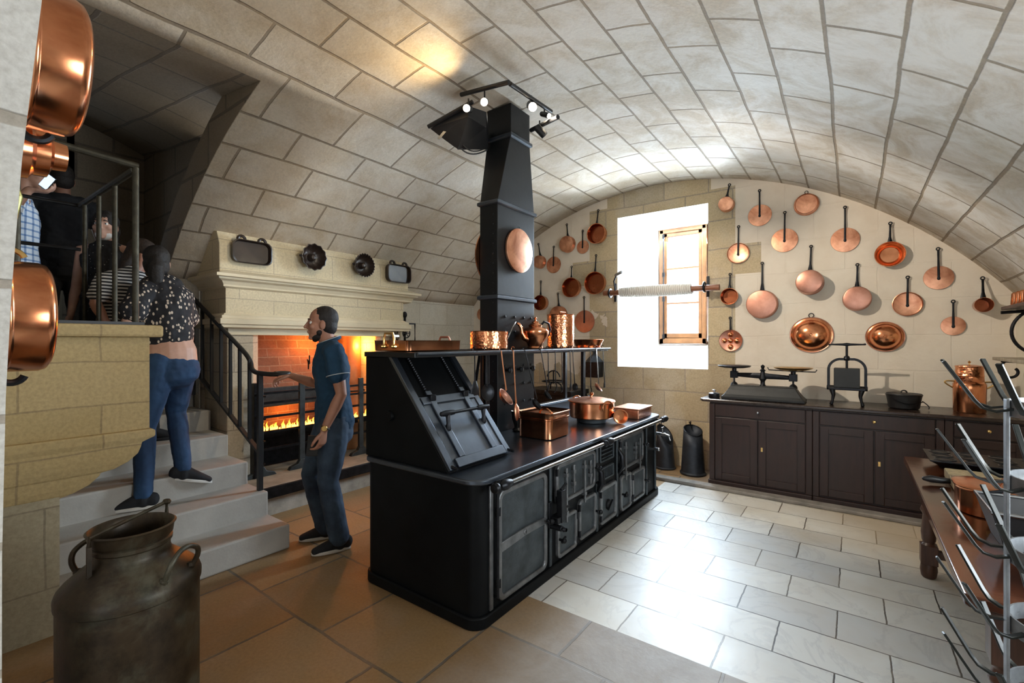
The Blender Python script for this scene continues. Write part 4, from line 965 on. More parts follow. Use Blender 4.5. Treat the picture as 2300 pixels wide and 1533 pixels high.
for i, z in enumerate((.42, .62, .82, 1.02)):
    MB().bar((-4.36, 2.02, z), (-4.20, 2.02, z-.01), .014, .014).build('hook', M_IRON, gr)
MB().box((-4.42, 1.99, .26), (-4.34, 2.05, 1.12)).build('end_post', M_IRON, gr, bevel=.004)
def flame_mat():
    s = M('flame'); sep = s.n('ShaderNodeSeparateXYZ'); s.l(s.n('ShaderNodeTexCoord').outputs['Generated'], sep.inputs[0])
    c = s.ramp(sep.outputs[2], [(0, (1, .55, .12)), (.5, (1, .30, .03)), (1, (.8, .08, .0))])
    s.l(c, s.b.inputs['Emission Color']); s.set('Emission Strength', 5.0); s.set('Base Color', (0, 0, 0, 1)); return s.m
m = MB(); random.seed(3)
for i in range(64):
    y = 2.12+1.42*i/64+random.uniform(-.008, .008); h = random.uniform(.025, .085); x = -4.5+random.uniform(-.03, .03)
    m.limb([(x, y, .642), (x, y+.004, .642+h*.4), (x, y-.006, .642+h*.8), (x, y+.004, .642+h*1.1)], [.008, .012, .006, .002], n=6)
fl_ = m.build('fire', flame_mat()); tag(fl_, 'low row of orange flames burning along the grate in the hearth', 'fire', kind='stuff')
# orange column put in for the glow at the right of the hearth
t = root('glow_column', 'tall orange cylinder standing for the glow in the right side of the hearth', 'column', (-4.78, 3.30, .26))
MB().lathe([(.001, 0), (.15, 0), (.16, .02), (.16, .62), (.145, .66), (.13, .68), (.13, 1.30), (.001, 1.31)], (-4.78, 3.27, .26), (0, 0, 1), 28).build('body', simple('orange_glow_plate', (.42, .20, .09), .5, .3, .3, 6), t)
MB().tube(arc((-4.78, 3.27, .93), (1, 0, 0), (0, 1, 0), .165, 0, 360, 28)[:-1], .012, 8, closed=True).build('rim', M_IRON, t)

# moulds hung on the overmantel
def on_mantel(u, v): return atX(u, v, FXM+.002)
def tray(ul, ur, vt, vb, label, ears=True):
    a, b = on_mantel(ul, (vt+vb)/2), on_mantel(ur, (vt+vb)/2); w = b.y-a.y; d = ray((ul+ur)/2, 0); T = FXM/d.x
    h = (vb-vt)/FPX*T*.82; c = on_mantel((ul+ur)/2, (vt+vb)/2+2)
    t = root('earthenware_tray', label, 'tray', c, 'dark baking dishes on the overmantel')
    m = MB(); p0 = rrect(w, h, min(w, h)*.28); R = []
    for k, x in ((.96, 0), (.98, .012), (1, .055), (.93, .058), (.86, .02), (.5, .016)): R.append([(c.x+x, c.y+q[0]*k, c.z+q[1]*k) for q in p0])
    m.quadgrid(R); m.build('dish', M_GLAZE, t, sharp=60)
    for s_ in (-1, 1):
        MB().tube(arc(c+V((.03, s_*w*.26, h*.5)), (0, 1, 0), (0, 0, 1), w*.09, 0, 180, 8), .014, 8).build('ear_handle', M_GLAZE, t)
M_GLAZE = simple('dark_glazed_earthenware', (.028, .018, .014), .34, 0, .5, 8, .2, 30)
M_TRAYB = simple('brown_glaze', (.07, .035, .022), .3, 0, .5, 20)
tray(518, 607, 534, 597, 'large oblong dark glazed baking dish at the left end of the overmantel')
def bundt(u, v, rp, label, ribs, cup):
    c = on_mantel(u, v); T = FXM/ray(u, v).x; r = rp/FPX*T*.98
    t = root('ring_mould', label, 'cake mould', c, 'dark baking dishes on the overmantel'); n = 48; R = []
    for i, (k, x) in enumerate(((.62, 0), (.80, .05), (.96, .10), (1.02, .112), (.96, .114), (.78, .06), (.5, .03), (.30, .035), (.22, .09), (.16, .10), (.04, .10))):
        R.append([(c.x+x, c.y+r*k*(1+.04*math.cos(ribs*2*PI*j/n)*(1 if 1 < i < 7 else 0))*math.cos(2*PI*j/n), c.z+r*k*(1+.05*math.cos(ribs*2*PI*j/n)*(1 if 1 < i < 7 else 0))*math.sin(2*PI*j/n)) for j in range(n)])
    MB().quadgrid(R).build('mould', M_GLAZE, t, sharp=60)
    for s_ in (-1, 1): MB().ell(c+V((.09, s_*r*1.02, 0)), (.012, .02, .014), 8).build('lug', M_GLAZE, t)
bundt(693, 579, 29, 'round fluted dark ring mould, left of the two on the overmantel', 12, 0)
bundt(806, 597, 26, 'round dark mould with fine radial ribs, right of the two on the overmantel', 24, 0)
tray(865, 918, 588, 637, 'small oblong dark baking dish with two ears at the right end of the overmantel')
# clockwork spit jack on the wall right of the fireplace
jx = -4.42; t = root('spit_jack', 'black iron frame with a wheel mounted beside the right end of the fireplace', 'spit jack', (jx, 4.0, 1.55))
a, b = atX(893, 760, jx), atX(932, 730, jx)
MB().tube([(jx, a.y, 1.48), (jx, b.y, 1.48), (jx, b.y, b.z+.02), (jx, a.y, b.z+.02)], .012, 6, closed=True).build('frame', M_IRON, t)
cw = V((jx, (a.y+b.y)/2, (1.48+b.z)/2+.01))
w = MB().tube(arc(cw, (0, 1, 0), (0, 0, 1), .055, 0, 360, 20)[:-1], .007, 6, closed=True)
for i in range(3): q = V((0, math.cos(i*PI/3), math.sin(i*PI/3)))*.055; w.cyl(cw-q, cw+q, .005, n=6)
w.build('wheel', M_IRON, t); MB().cyl((jx-.02, a.y-.08, 1.56), (jx-.02, a.y-.0, 1.56), .05, n=20).build('drum', M_STEEL, t)
MB().cyl((jx-.03, cw.y, 1.2), (jx-.03, cw.y, 1.84), .014, n=8).ell((jx-.03, cw.y, 1.83), (.03, .03, .04), 10).build('post', M_IRON, t)
MB().box((-4.96, cw.y-.02, 1.22), (jx-.02, cw.y+.02, 1.25)).build('wall_arm', M_IRON, t)

# ============================================================ RAILINGS
M_OLDI = simple('old_bronze_painted_iron', (.055, .05, .035), .5, .6, .4, 20, .5, 60, .2)
st_r = root('stair_railing', 'black iron stair railing with vertical bars and a curled handrail end', 'railing', (-3.69, 1.735, .352))
RY = 1.735
top0, top1 = V((-3.98, RY, 1.43)), V((-5.45, RY, 2.13))
curl = [V((-3.98, RY, 1.43)), V((-3.90, RY, 1.385)), V((-3.86, RY+.01, 1.33)), V((-3.82, RY-.00, 1.285)), V((-3.74, RY-.01, 1.262)), V((-3.66, RY+.00, 1.255)), V((-3.58, RY+.03, 1.25)), V((-3.525, RY+.075, 1.25)), V((-3.52, RY+.13, 1.25)), V((-3.56, RY+.165, 1.25)), V((-3.62, RY+.16, 1.25)), V((-3.645, RY+.115, 1.25)), V((-3.62, RY+.08, 1.25))]
MB().tube([top1]+smooth(curl, 3), .018, 10).build('handrail', M_BLKP, st_r)
MB().bar((-3.69, RY, .352), (-3.69, RY, 1.25), .034, .034, (1, 0, 0)).build('newel_post', M_BLKP, st_r)
def zr(x): return 1.43+(-3.98-x)*(.70/1.47)
MB().bar((-3.69, RY, .64), (-5.3, RY, .64+1.61*.476), .03, .022, (0, 1, 0)).build('lower_rail', M_BLKP, st_r)
for x in (-3.86, -4.03, -4.20, -4.38, -4.57, -4.77, -4.98, -5.2):
    zt_ = zr(x) if x < -3.98 else 1.36
    MB().bar((x, RY, .64+(-3.69-x)*.476), (x, RY, zt_), .022, .022, (1, 0, 0)).build('baluster', M_BLKP, st_r)
MB().bar((-4.98, RY, 1.0), (-4.98, RY, 1.25), .03, .03, (1, 0, 0)).build('foot_stay', M_BLKP, st_r)

br = root('balcony_railing', 'old dark green iron railing with thick bars on the stone balcony', 'railing', (-3.36, .875, 1.594))
bx, by, zb, zt2 = -3.36, .878, 1.594, 2.52
MB().tube([(bx, .21, zt2+.035), (bx, .5, zt2+.02), (bx, by+.012, zt2)], .019, 10).build('handrail', M_OLDI, br)
MB().tube([(bx, by-.005, zt2-.025), (-4.62, by, zt2-.012)], .019, 10).build('handrail', M_OLDI, br)
MB().box((-4.70, by-.035, zb), (bx+.03, by+.035, zb+.018)).box((bx-.03, .21, zb), (bx+.03, by-.035, zb+.018)).build('foot_rail', M_BLKP, br)
for y in (.40, by):
    MB().cyl((bx, y, zb), (bx, y, zt2-.01), .0165, n=12).build('bar', M_OLDI, br)
for u in (258, 222, 190):
    p = atY(u, 500, by); MB().cyl((p.x, by, zb), (p.x, by, zt2-.02), .014, n=12).build('bar', M_OLDI, br)
st2 = root('landing_handrail', 'thin dark iron handrail running level behind the balcony railing', 'handrail', (-4.62, .88, 1.594))
for v in (462, 560):
    z = atX(183, v, -4.62).z; MB().cyl((-4.62, .88, z), (-4.62, .30, z), .013, n=8).build('rail_bar', M_BLKP, st2)
MB().cyl((-4.62, .30, 1.594), (-4.62, .30, 2.5), .014, n=8).build('post', M_BLKP, st2)
MB().cyl((-4.62, .905, 1.594), (-4.62, .905, 2.5), .014, n=8).build('post', M_BLKP, st2)

# ============================================================ MILK CAN
def can_mat():
    s = M('aged_brown_milk_can_metal'); v = s.obj(); f = s.noise(4, 7, .65, v, dist=.5)
    c = s.ramp(f, [(.3, (.022, .014, .008)), (.5, (.05, .034, .018)), (.62, (.085, .080, .055)), (.75, (.03, .022, .014))])
    g = s.ramp(s.noise(11, 6, .7, v), [(.45, (1, 1, 1)), (.62, (.4, .4, .38))])
    s.l(s.mix(.8, c, g, 'MULTIPLY'), s.b.inputs['Base Color']); s.set('Metallic', .35); s.l(s.math('MULTIPLY_ADD', f, .35, .28), s.b.inputs['Roughness'])
    s.bump(s.noise(30, 5, .6, v), .25, .004); return s.m
M_CAN = can_mat()
mc = V((-2.20, .565, 0)); t = root('milk_can', 'big old dark metal milk can standing open in front of the stairs', 'milk can', mc)
prof = [(.001, .02), (.19, .02), (.195, 0), (.212, .005), (.213, .59), (.218, .595), (.219, .62), (.213, .64), (.200, .657), (.165, .69), (.135, .715), (.122, .73), (.118, .745), (.118, .765), (.124, .772), (.125, .785), (.118, .79), (.126, .80), (.130, .83), (.137, .84), (.130, .845), (.124, .838), (.116, .80), (.112, .74), (.14, .68), (.18, .6), (.18, .1), (.001, .09)]
sc_ = .955
MB().lathe([(r, z*sc_) for r, z in prof], mc, (0, 0, 1), 48).build('body', M_CAN, t)
def canear(az):
    d = V((math.cos(az), math.sin(az), 0)); s_ = V((-d.y, d.x, 0)); U = V((0, 0, 1)); b = mc+d*.185
    pts = [b+s_*.062+U*.625, b+d*.02+s_*.070+U*.665, b+d*.03+s_*.060+U*.70, b+d*.03+s_*.030+U*.722, b+d*.03+U*.728, b+d*.03-s_*.030+U*.722, b+d*.03-s_*.060+U*.70, b+d*.02-s_*.070+U*.665, b-s_*.062+U*.625]
    m = MB().tube(smooth(pts), .0095, 10)
    for q in (-1, 1): m.ell(b+s_*(q*.062)+U*.632, (.016, .016, .016), 8)
    m.build('carrying_handle', M_CAN, t)
vd = math.atan2(-mc.y, -mc.x)
canear(vd+.80); canear(vd+PI+.62)
# hinged bar across the mouth
d = V((math.cos(vd+.75), math.sin(vd+.75), 0)); zz = .80
dl = V((math.cos(vd-.75), math.sin(vd-.75), 0))
E1, E2 = mc+V((math.cos(vd-1.0), math.sin(vd-1.0), 0))*.14+V((0, 0, .78)), mc+V((math.cos(vd+PI-.85), math.sin(vd+PI-.85), 0))*.145+V((0, 0, .825))
MB().tube([E1+V((0, 0, -.10)), E1, E1+V((0, 0, .03)), E2+V((0, 0, .02)), E2+V((0, 0, -.03))], .0075, 8).build('locking_bar', M_CAN, t)
MB().bar(E1+V((0, 0, -.14)), E1+V((0, 0, .0)), .02, .012).build('hasp', M_CAN, t)
MB().ell(E2+V((0, 0, .02)), (.02, .016, .012), 8).build('latch', M_CAN, t)

# ============================================================ PANS ON THE NEAR WALL (their wall is seen edge-on)
def nearpan(X, z, r, dep, label, kind='pan', mat=None):
    t = root('hanging_copper_pan' if kind == 'pan' else 'copper_jelly_mould', label, 'pan' if kind == 'pan' else 'mould', (X, YN, z), 'copper hung on the near wall')
    ax = (0, 1, 0); o = V((X, YN, z))
    if kind == 'pan':
        MB().lathe([(r*1.04, .006), (r*1.05, .010), (r*1.03, .016), (r*1.0, .020), (r*1.0, dep*.78), (r*.965, dep*.92), (r*.88, dep), (0, dep+.002)], o, ax, 64, side=(1, 0, 0)).build('bowl', mat or CU, t, sharp=70)
        MB().tube(arc(o+V((0, .03, r*1.02)), (0, 1, 0), (0, 0, 1), .03, 180, 20, 10), .008, 8).build('brass_handle', BRASS, t)
        MB().tube(arc(o+V((0, .03, -r*1.02)), (0, 1, 0), (0, 0, 1), .03, 180, 340, 10), .010, 8).build('iron_handle', M_IRON, t)
    else:
        MB().lathe([(r, .004), (r*1.03, .010), (r, .018), (r*.95, .05), (r*.80, .06), (r*.78, .09), (r*.5, .10), (r*.46, .13), (0, .135)], o, ax, 40, side=(1, 0, 0)).build('mould', CU, t)
    return t
nearpan(-2.02, 1.575, .165, .108, 'big deep copper pan hung on the near wall above the balcony coping')
nearpan(-1.655, 2.21, .17, .112, 'copper pan high at the top left corner, its bottom turned to the stairs')
nearpan(-1.91, 2.05, .085, .1, 'small stepped copper mould on the near wall between the two big pans', 'mould')
t = root('brass_ladle', 'dull brass spoon blade hanging on the near wall below the stepped mould', 'ladle', (-1.95, YN, 1.90))
MB().limb([(-1.97, YN+.025, 1.98), (-1.97, YN+.035, 1.92), (-1.97, YN+.03, 1.86)], [(.008, .008), (.03, .014), (.012, .008)], side=(1, 0, 0), n=12).build('bowl', simple('dull_brass', (.28, .26, .10), .4, 1, .3), t)
MB().cyl((-1.97, YN+.02, 1.97), (-1.97, YN+.012, 2.10), .006, n=8).build('stem', M_IRON, t)

# ============================================================ WARE ON THE WARMING SHELF
ZS = SZ+.001
t = root('roasting_pan', 'long rectangular copper roasting pan with two upright handles on the near end of the shelf', 'roasting pan', (-2.29, 2.09, ZS))
xa, xb, ya_, yb_ = -2.46, -2.13, 1.86, 2.325
R = []
for k, z in ((.96, 0), (1, .004), (1.015, .062), (1.03, .066), (1.0, .066), (.985, .060), (.95, .008), (.5, .008)):
    R.append([(-2.295+p*k, 2.09+q*k, ZS+z) for p, q in rrect(xb-xa, yb_-ya_, .03)])
MB().quadgrid(R).build('pan', CU, t, sharp=50)
def upright(x, y, w, h, mat, par, along):
    a = V(along); c = V((x, y, ZS+.035))
    m = MB().tube([c-a*w*.9+V((0, 0, -.01)), c-a*w+V((0, 0, .01)), c-a*w+V((0, 0, h*.6)), c-a*w*.75+V((0, 0, h)), c+a*w*.75+V((0, 0, h)), c+a*w+V((0, 0, h*.6)), c+a*w+V((0, 0, .01)), c+a*w*.9+V((0, 0, -.01))], .0075, 8)
    for s_ in (-1, 1): m.ell(c+a*(s_*w*1.2)+V((0, 0, -.006)), (.016, .016, .012), 10); m.ell(c+a*(s_*w*.8)+V((0, 0, -.006)), (.014, .014, .012), 10)
    m.build('upright_handle', mat, par)
upright(-2.30, 1.852, .048, .075, BRASS, t, (1, 0, 0)); upright(-2.30, 2.335, .05, .055, CUD, t, (1, 0, 0))
def pot(x, y, r, h, label, name, cat, mat, z0=ZS, lid=None, flare=1.0, lip=.004):
    t = root(name, label, cat, (x, y, z0)); o = V((x, y, z0))
    MB().lathe([(.001, 0), (r*.94, 0), (r/flare, .008), (r, h-.004), (r+lip, h), (r, h+.002), (r-.006, h-.004), (r/flare-.008, .012), (.001, .010)], o, (0, 0, 1), 40).build('pot', mat, t)
    return t, o
t, o = pot(-2.20, 2.705, .142, .135, 'round hammered copper pot on the shelf, right of the long roasting pan', 'round_copper_pot', 'pot', CUH)
t, o = pot(-2.15, 3.675, .122, .30, 'tall hammered copper stockpot on the shelf beside the kettle', 'tall_copper_stockpot', 'stockpot', CUH)
MB().tube([o+V((.02, -.05, .302)), o+V((.02, -.05, .325)), o+V((.02, .05, .325)), o+V((.02, .05, .302))], .006, 8).build('top_handle', CU, t)
MB().lathe([(.001, .296), (.118, .296), (.124, .303), (.001, .303)], o, (0, 0, 1), 32).build('cover', CU, t)
t, o = pot(-2.15, 4.22, .155, .078, 'wide flared copper bowl at the far end of the shelf', 'flared_copper_bowl', 'bowl', CU, flare=1.25)
# kettle
kx, ky = -2.115, 3.205; o = V((kx, ky, ZS))
t = root('copper_kettle', 'bulging copper kettle with curved spout on the shelf in front of the flue', 'kettle', o)
MB().lathe([(.001, 0), (.062, 0), (.066, .006), (.060, .02), (.072, .05), (.098, .09), (.112, .125), (.113, .145), (.100, .163), (.07, .176), (.056, .18), (.052, .19)], o, (0, 0, 1), 40).build('body', CU, t)
MB().lathe([(.056, .185), (.058, .192), (.045, .205), (.03, .212), (.028, .222), (.012, .230), (.008, .24), (.014, .25), (.010, .26), (.001, .264)], o, (0, 0, 1), 28).build('cover', CU, t)
sp_dir = V((-.35, -.94, 0)).normalized()
MB().tube([o+sp_dir*.08+V((0, 0, .08)), o+sp_dir*.115+V((0, 0, .09)), o+sp_dir*.135+V((0, 0, .13)), o+sp_dir*.142+V((0, 0, .17)), o+sp_dir*.165+V((0, 0, .20)), o+sp_dir*.185+V((0, 0, .205))], [.028, .024, .018, .014, .013, .011], 12).build('spout', CU, t)
q = -sp_dir
MB().tube([o+q*.05+V((0, 0, .185)), o+q*.09+V((0, 0, .225)), o+q*.14+V((0, 0, .21)), o+q*.155+V((0, 0, .16)), o+q*.14+V((0, 0, .11)), o+q*.10+V((0, 0, .09))], .009, 10).build('grip', M_IRON, t)

# ============================================================ ON THE HOTPLATE
ZH = ZT+.010
def rbox(t, name, mat, cx, cy, w, d, z0, prof, r, rz=0):
    """rounded-rectangle vessel; prof = [(grow, z)]"""
    R = []
    for g_, z in prof: R.append([V((cx, cy, z0+z))+Matrix.Rotation(rz, 3, 'Z')@V((p*(1+g_/w*2), q*(1+g_/d*2), 0)) for p, q in rrect(w, d, r, 6)])
    return MB().quadgrid(R).build(name, mat, t, sharp=50)
t = root('copper_braising_pan', 'deep rectangular copper braising pan with rounded corners on the near half of the hotplate', 'braising pan', (-1.90, 3.0, ZH))
rbox(t, 'pan', CU, -1.90, 3.0, .29, .31, ZH, [(-.01, 0), (0, .006), (0, .135), (.006, .14), (.006, .15), (0, .155)], .05)
rbox(t, 'cover', CU, -1.90, 3.0, .29, .31, ZH, [(.004, .152), (.006, .16), (.006, .185), (.012, .192), (.006, .195), (-.004, .180), (-.04, .172)], .05)
MB().tube(bez((-1.94, 3.0, ZH+.175), (-1.90, 3.0, ZH+.235), (-1.83, 3.0, ZH+.175), 8), .008, 8).build('cover_handle', CU, t)
t = root('round_copper_casserole', 'round copper casserole with lid and ring handles on the far half of the hotplate', 'casserole', (-1.88, 3.76, ZH)); o = V((-1.88, 3.76, ZH))
MB().lathe([(.001, 0), (.125, 0), (.13, .006), (.132, .04), (.135, .045)], o, (0, 0, 1), 40).build('foot_ring', M_CAST, t)
MB().lathe([(.12, .04), (.188, .045), (.195, .052), (.198, .178), (.203, .182)], o, (0, 0, 1), 48).build('pot', CU, t)
MB().lathe([(.200, .182), (.210, .186), (.205, .194), (.19, .196), (.12, .212), (.05, .218), (.001, .218)], o, (0, 0, 1), 48).build('cover', CUM, t)
MB().lathe([(.012, .215), (.010, .235), (.02, .25), (.014, .262), (.001, .265)], o, (0, 0, 1), 16).build('knob', CU, t)
for az in (-.45, PI-.45):
    d = V((math.cos(az), math.sin(az), 0)); s_ = V((-d.y, d.x, 0)); c = o+d*.20+V((0, 0, .12))
    MB().tube(arc(c+d*.025+V((0, 0, .03)), s_, (0, 0, 1), .055, -20, 200, 14), .008, 8).build('ring_handle', CU, t)
t = root('small_copper_saucepan', 'small copper saucepan lying on its side against the round casserole', 'saucepan', (-1.635, 3.70, ZH))
MB().lathe([(.001, .0), (.045, .0), (.052, .01), (.058, .09), (.064, .094), (.056, .094), (.046, .012), (.001, .010)], (-1.665, 3.86, ZH+.066), (.55, -.83, .0), 28).build('pan', CU, t)
t = root('flat_copper_box', 'low oblong copper box with lid at the far end of the hotplate', 'box', (-1.70, 4.28, ZH))
rbox(t, 'box', CUM, -1.70, 4.28, .24, .34, ZH, [(-.004, 0), (0, .004), (0, .082)], .012)
rbox(t, 'cover', CUM, -1.70, 4.28, .24, .34, ZH, [(.004, .082), (.008, .088), (.008, .094), (-.01, .098)], .012)
t = root('pewter_mortar', 'grey metal mortar standing on the hotplate in front of the flue', 'mortar', (-2.17, 3.04, ZH))
MB().lathe([(.001, 0), (.045, 0), (.05, .008), (.032, .025), (.036, .05), (.05, .09), (.052, .13), (.060, .155), (.056, .157), (.046, .13), (.001, .06)], (-2.17, 3.04, ZH), (0, 0, 1), 28).build('bowl', M_PEW, t)

# ============================================================ UTENSILS HUNG FROM THE SHELF EDGE
UX = SFX+.012
def utensil(kind, u, vb, u2=None, X=None, mat=None, label='', rr=.05, vt=800):
    X = UX if X is None else X
    a = atX(u, vt, X); b = atX(u2 or u, vb, X); a = V((X, a.y, SZ-.02)); b = V((X+.004, b.y, b.z))
    nm = {'ladle': 'ladle', 'skim': 'skimmer', 'fork': 'meat_hook', 'spat': 'spatula', 'spoon': 'copper_spoon', 'pan': 'hanging_skillet'}[kind]
    cat = {'ladle': 'ladle', 'skim': 'skimmer', 'fork': 'hook', 'spat': 'spatula', 'spoon': 'spoon', 'pan': 'skillet'}[kind]
    t = root(nm, label, cat, a, 'utensils hung under the warming shelf'); m_ = mat or M_IRON
    st = MB(); st.tube(arc(a+V((-.004, 0, .028)), (1, 0, 0), (0, 0, 1), .014, 20, 270, 8), .0035, 6)
    e = b+V((0, 0, rr*.7)) if kind != 'fork' else b
    st.limb([a+V((0, 0, .012)), a*.7+e*.3, a*.3+e*.7, e], [(.0065, .003), (.005, .003), (.006, .0035), (.009, .004)], side=(0, 1, 0), n=8)
    st.build('stem', m_, t)
    if kind == 'ladle':
        ax = V((.75, .25, .62)).normalized(); c = b+V((.0, 0, 0))
        MB().lathe([(.001, -rr*.6), (rr*.55, -rr*.48), (rr*.88, -rr*.2), (rr, .0), (rr*1.03, .002), (rr*.95, .0), (rr*.82, -rr*.18), (rr*.5, -rr*.42), (.001, -rr*.53)], c, ax, 28).build('bowl', M_IRON if mat is None else CUD, t)
    elif kind == 'skim':
        MB().lathe([(.001, -.012), (rr*.7, -.008), (rr, .004), (rr*.98, .008), (rr*.7, -.004), (.001, -.008)], b, V((1, -.2, .1)), 28).build('disc', M_IRON, t)
    elif kind == 'spoon':
        MB().limb([b+V((0, 0, rr*.6)), b+V((.006, 0, rr*.2)), b+V((.010, 0, -rr*.7)), b+V((.008, 0, -rr*1.2))], [(.006, .004), (rr*.42, .008), (rr*.42, .008), (rr*.2, .004)], side=(0, 1, 0), n=14).build('bowl', CUM, t)
    elif kind == 'fork':
        MB().tube([b, b+V((0, .02, -.03)), b+V((0, .0, -.07)), b+V((0, -.025, -.085))], .005, 6).build('hook', m_, t)
    elif kind == 'spat':
        MB().limb([b+V((0, 0, rr)), b, b+V((0, 0, -rr))], [(rr*.3, .004), (rr*.8, .004), (rr*.9, .004)], side=(0, 1, 0), n=10).build('blade', m_, t)
CUS = simple('copper_stem', (.55, .24, .12), .4, .9, .3)
utensil('ladle', 1126, 890, 1136, -2.00, CUS, 'ladle with copper coloured stem and dark round bowl, hanging before the flue', .068)
utensil('spoon', 1153, 918, 1158, -1.98, CUS, 'copper spoon with a long leaf-shaped bowl, hanging right of the copper-stemmed ladle', .065)
utensil('skim', 1092, 880, 1093, -2.03, None, 'dark round skimmer hanging nearest the roaster hood', .06)
utensil('spat', 1066, 872, None, -2.03, None, 'dark iron spatula hanging between hood and flue', .05)
utensil('ladle', 1179, 905, 1205, -2.0, None, 'black ladle hanging low with its bowl near the hotplate, in front of the flue edge', .05)
utensil('ladle', 1215, 885, 1230, -1.99, None, 'black ladle with curved lower stem, first one right of the flue', .042)
utensil('fork', 1231, 850, None, None, None, 'thin iron hook with bent tip, first of three right of the flue')
utensil('fork', 1247, 858, None, None, None, 'thin iron hook with a bent tip, middle one of three right of the flue')
utensil('fork', 1262, 858, None, None, None, 'thin iron hook with a bent tip, third of three, before the casserole')
utensil('spat', 1280, 868, 1281, None, None, 'thin iron spatula above the round casserole, next to the three hooks', .03)
utensil('skim', 1286, 868, 1290, None, None, 'small bright skimmer hanging just left of the shelf post', .035)
utensil('fork', 1326, 868, None, None, None, 'long straight iron hook hanging right of the shelf post')
utensil('ladle', 1340, 868, 1344, -1.99, M_STEEL, 'ladle with pale shining rim hanging near the far end of the shelf', .05)
utensil('spat', 1354, 862, 1357, None, None, 'black iron spatula hanging last at the far end of the shelf', .03)
t = root('round_black_skillet', 'round black skillet hanging upright behind the sliding lid of the roaster', 'skillet', (-2.2, 2.50, 1.0))
MB().lathe([(.001, 0), (.10, .002), (.13, .03), (.135, .032), (.125, .03), (.10, .008), (.001, .006)], (-2.18, 2.47, .93), (1, -.25, .0), 32).build('pan', M_IRON, t)
MB().bar((-2.17, 2.48, 1.05), (-2.12, 2.50, 1.40), .02, .008).build('grip', M_IRON, t)

# lantern and chest against the end wall, seen beyond the range
t = root('wall_lantern', 'small dark box lantern hanging on the end wall left of the window', 'lantern', (-2.80, 5.62, 1.13))
a = atY(1318, 845, 5.62); b = atY(1352, 812, 5.62); cx_ = (a.x+b.x)/2; w_ = (b.x-a.x)*.40
MB().box((cx_-w_, 5.53, a.z), (cx_+w_, 5.71, b.z)).build('box', M_IRON, t, smooth=False, bevel=.004)
MB().lathe([(w_*1.5, b.z), (w_*.9, b.z+.06), (w_*.3, b.z+.10), (.02, b.z+.14), (.001, b.z+.15)], (cx_, 5.62, 0), (0, 0, 1), 4).tube(arc((cx_, 5.62, b.z+.16), (1, 0, 0), (0, 0, 1), .035, 0, 360, 14), .006, 6).build('hood', M_IRON, t)
t = root('iron_bench', 'low dark iron bench against the end wall beyond the range', 'bench', (-3.25, 5.4, 0))
MB().box((-3.62, 5.18, .80), (-2.88, 5.68, .86)).build('top', M_IRON, t, bevel=.004)
for x in (-3.58, -2.92):
    for y in (5.22, 5.64): MB().bar((x, y, 0), (x, y, .8), .04, .04).build('leg', M_IRON, t)
MB().box((-3.60, 5.22, .42), (-2.90, 5.66, .80)).build('box', M_IRON, t)
t = root('iron_trivet', 'scrolled black iron trivet standing on the bench beyond the range', 'trivet', (-3.2, 5.35, .86)); o = V((-3.22, 5.32, .861))
for k in range(3):
    d = V((math.cos(2*PI*k/3+.4), math.sin(2*PI*k/3+.4), 0)); MB().tube([o+d*.11+V((0, 0, .0)), o+d*.10+V((0, 0, .06)), o+d*.06+V((0, 0, .09)), o+V((0, 0, .095))], .009, 8).build('leg', M_IRON, t)
MB().tube(arc(o+V((0, 0, .11)), (1, 0, 0), (0, 1, 0), .15, 0, 360, 24)[:-1], .009, 8, closed=True).tube(arc(o+V((0, 0, .15)), (1, 0, 0), (0, 0, 1), .10, 10, 170, 12), .009, 8).cyl(o+V((0, 0, .08)), o+V((0, 0, .25)), .01, n=8).build('ring', M_IRON, t)

# ============================================================ TABLE AT THE RIGHT
M_TBL = simple('polished_brown_table_top', (.075, .022, .009), .15, 0, .55, 3.5, .12, 12, .12, .55)
M_TLEG = wood('dark_table_leg_wood', (.075, .032, .018), .35)
TX0, TX1, TY0, TY1, TZ = .275, .965, 1.955, 4.08, .73
tb = root('table', 'long narrow polished brown wooden table with turned legs along the right wall', 'table', (.62, 3.0, 0))
MB().prism([(x+(TX0+TX1)/2, y+(TY0+TY1)/2) for x, y in rrect(TX1-TX0, TY1-TY0, .02)], (0, 0, TZ-.038), (1, 0, 0), (0, 1, 0), (0, 0, .038)).build('table_top', M_TBL, tb, bevel=.006)
MB().box((TX0+.09, TY0+.10, TZ-.13), (TX1-.06, TY1-.10, TZ-.038)).build('apron', M_TLEG, tb, smooth=False)
for x in (TX0+.115, TX1-.10):
    for y in (TY0+.14, TY1-.13):
        MB().box((x-.042, y-.042, TZ-.24), (x+.042, y+.042, TZ-.038)).lathe([(.042, TZ-.24), (.03, TZ-.26), (.044, TZ-.30), (.030, TZ-.33), (.040, TZ-.44), (.036, .24), (.030, .225), (.042, .21)], (x, y, 0), (0, 0, 1), 18).box((x-.042, y-.042, .09), (x+.042, y+.042, .21)).lathe([(.040, .09), (.044, .05), (.038, .01), (.03, 0), (.001, 0)], (x, y, 0), (0, 0, 1), 18).build('leg', M_TLEG, tb, bevel=.003)
MB().box((TX0+.115, TY1-.15, .13), (TX1-.10, TY1-.11, .18)).build('stretcher', M_TLEG, tb, bevel=.004)
MB().box((TX0+.115, TY0+.12, .13), (TX1-.10, TY0+.16, .18)).build('stretcher', M_TLEG, tb, bevel=.004)
MB().box((.60, TY0+.14, .135), (.65, TY1-.13, .175)).build('stretcher', M_TLEG, tb, bevel=.004)
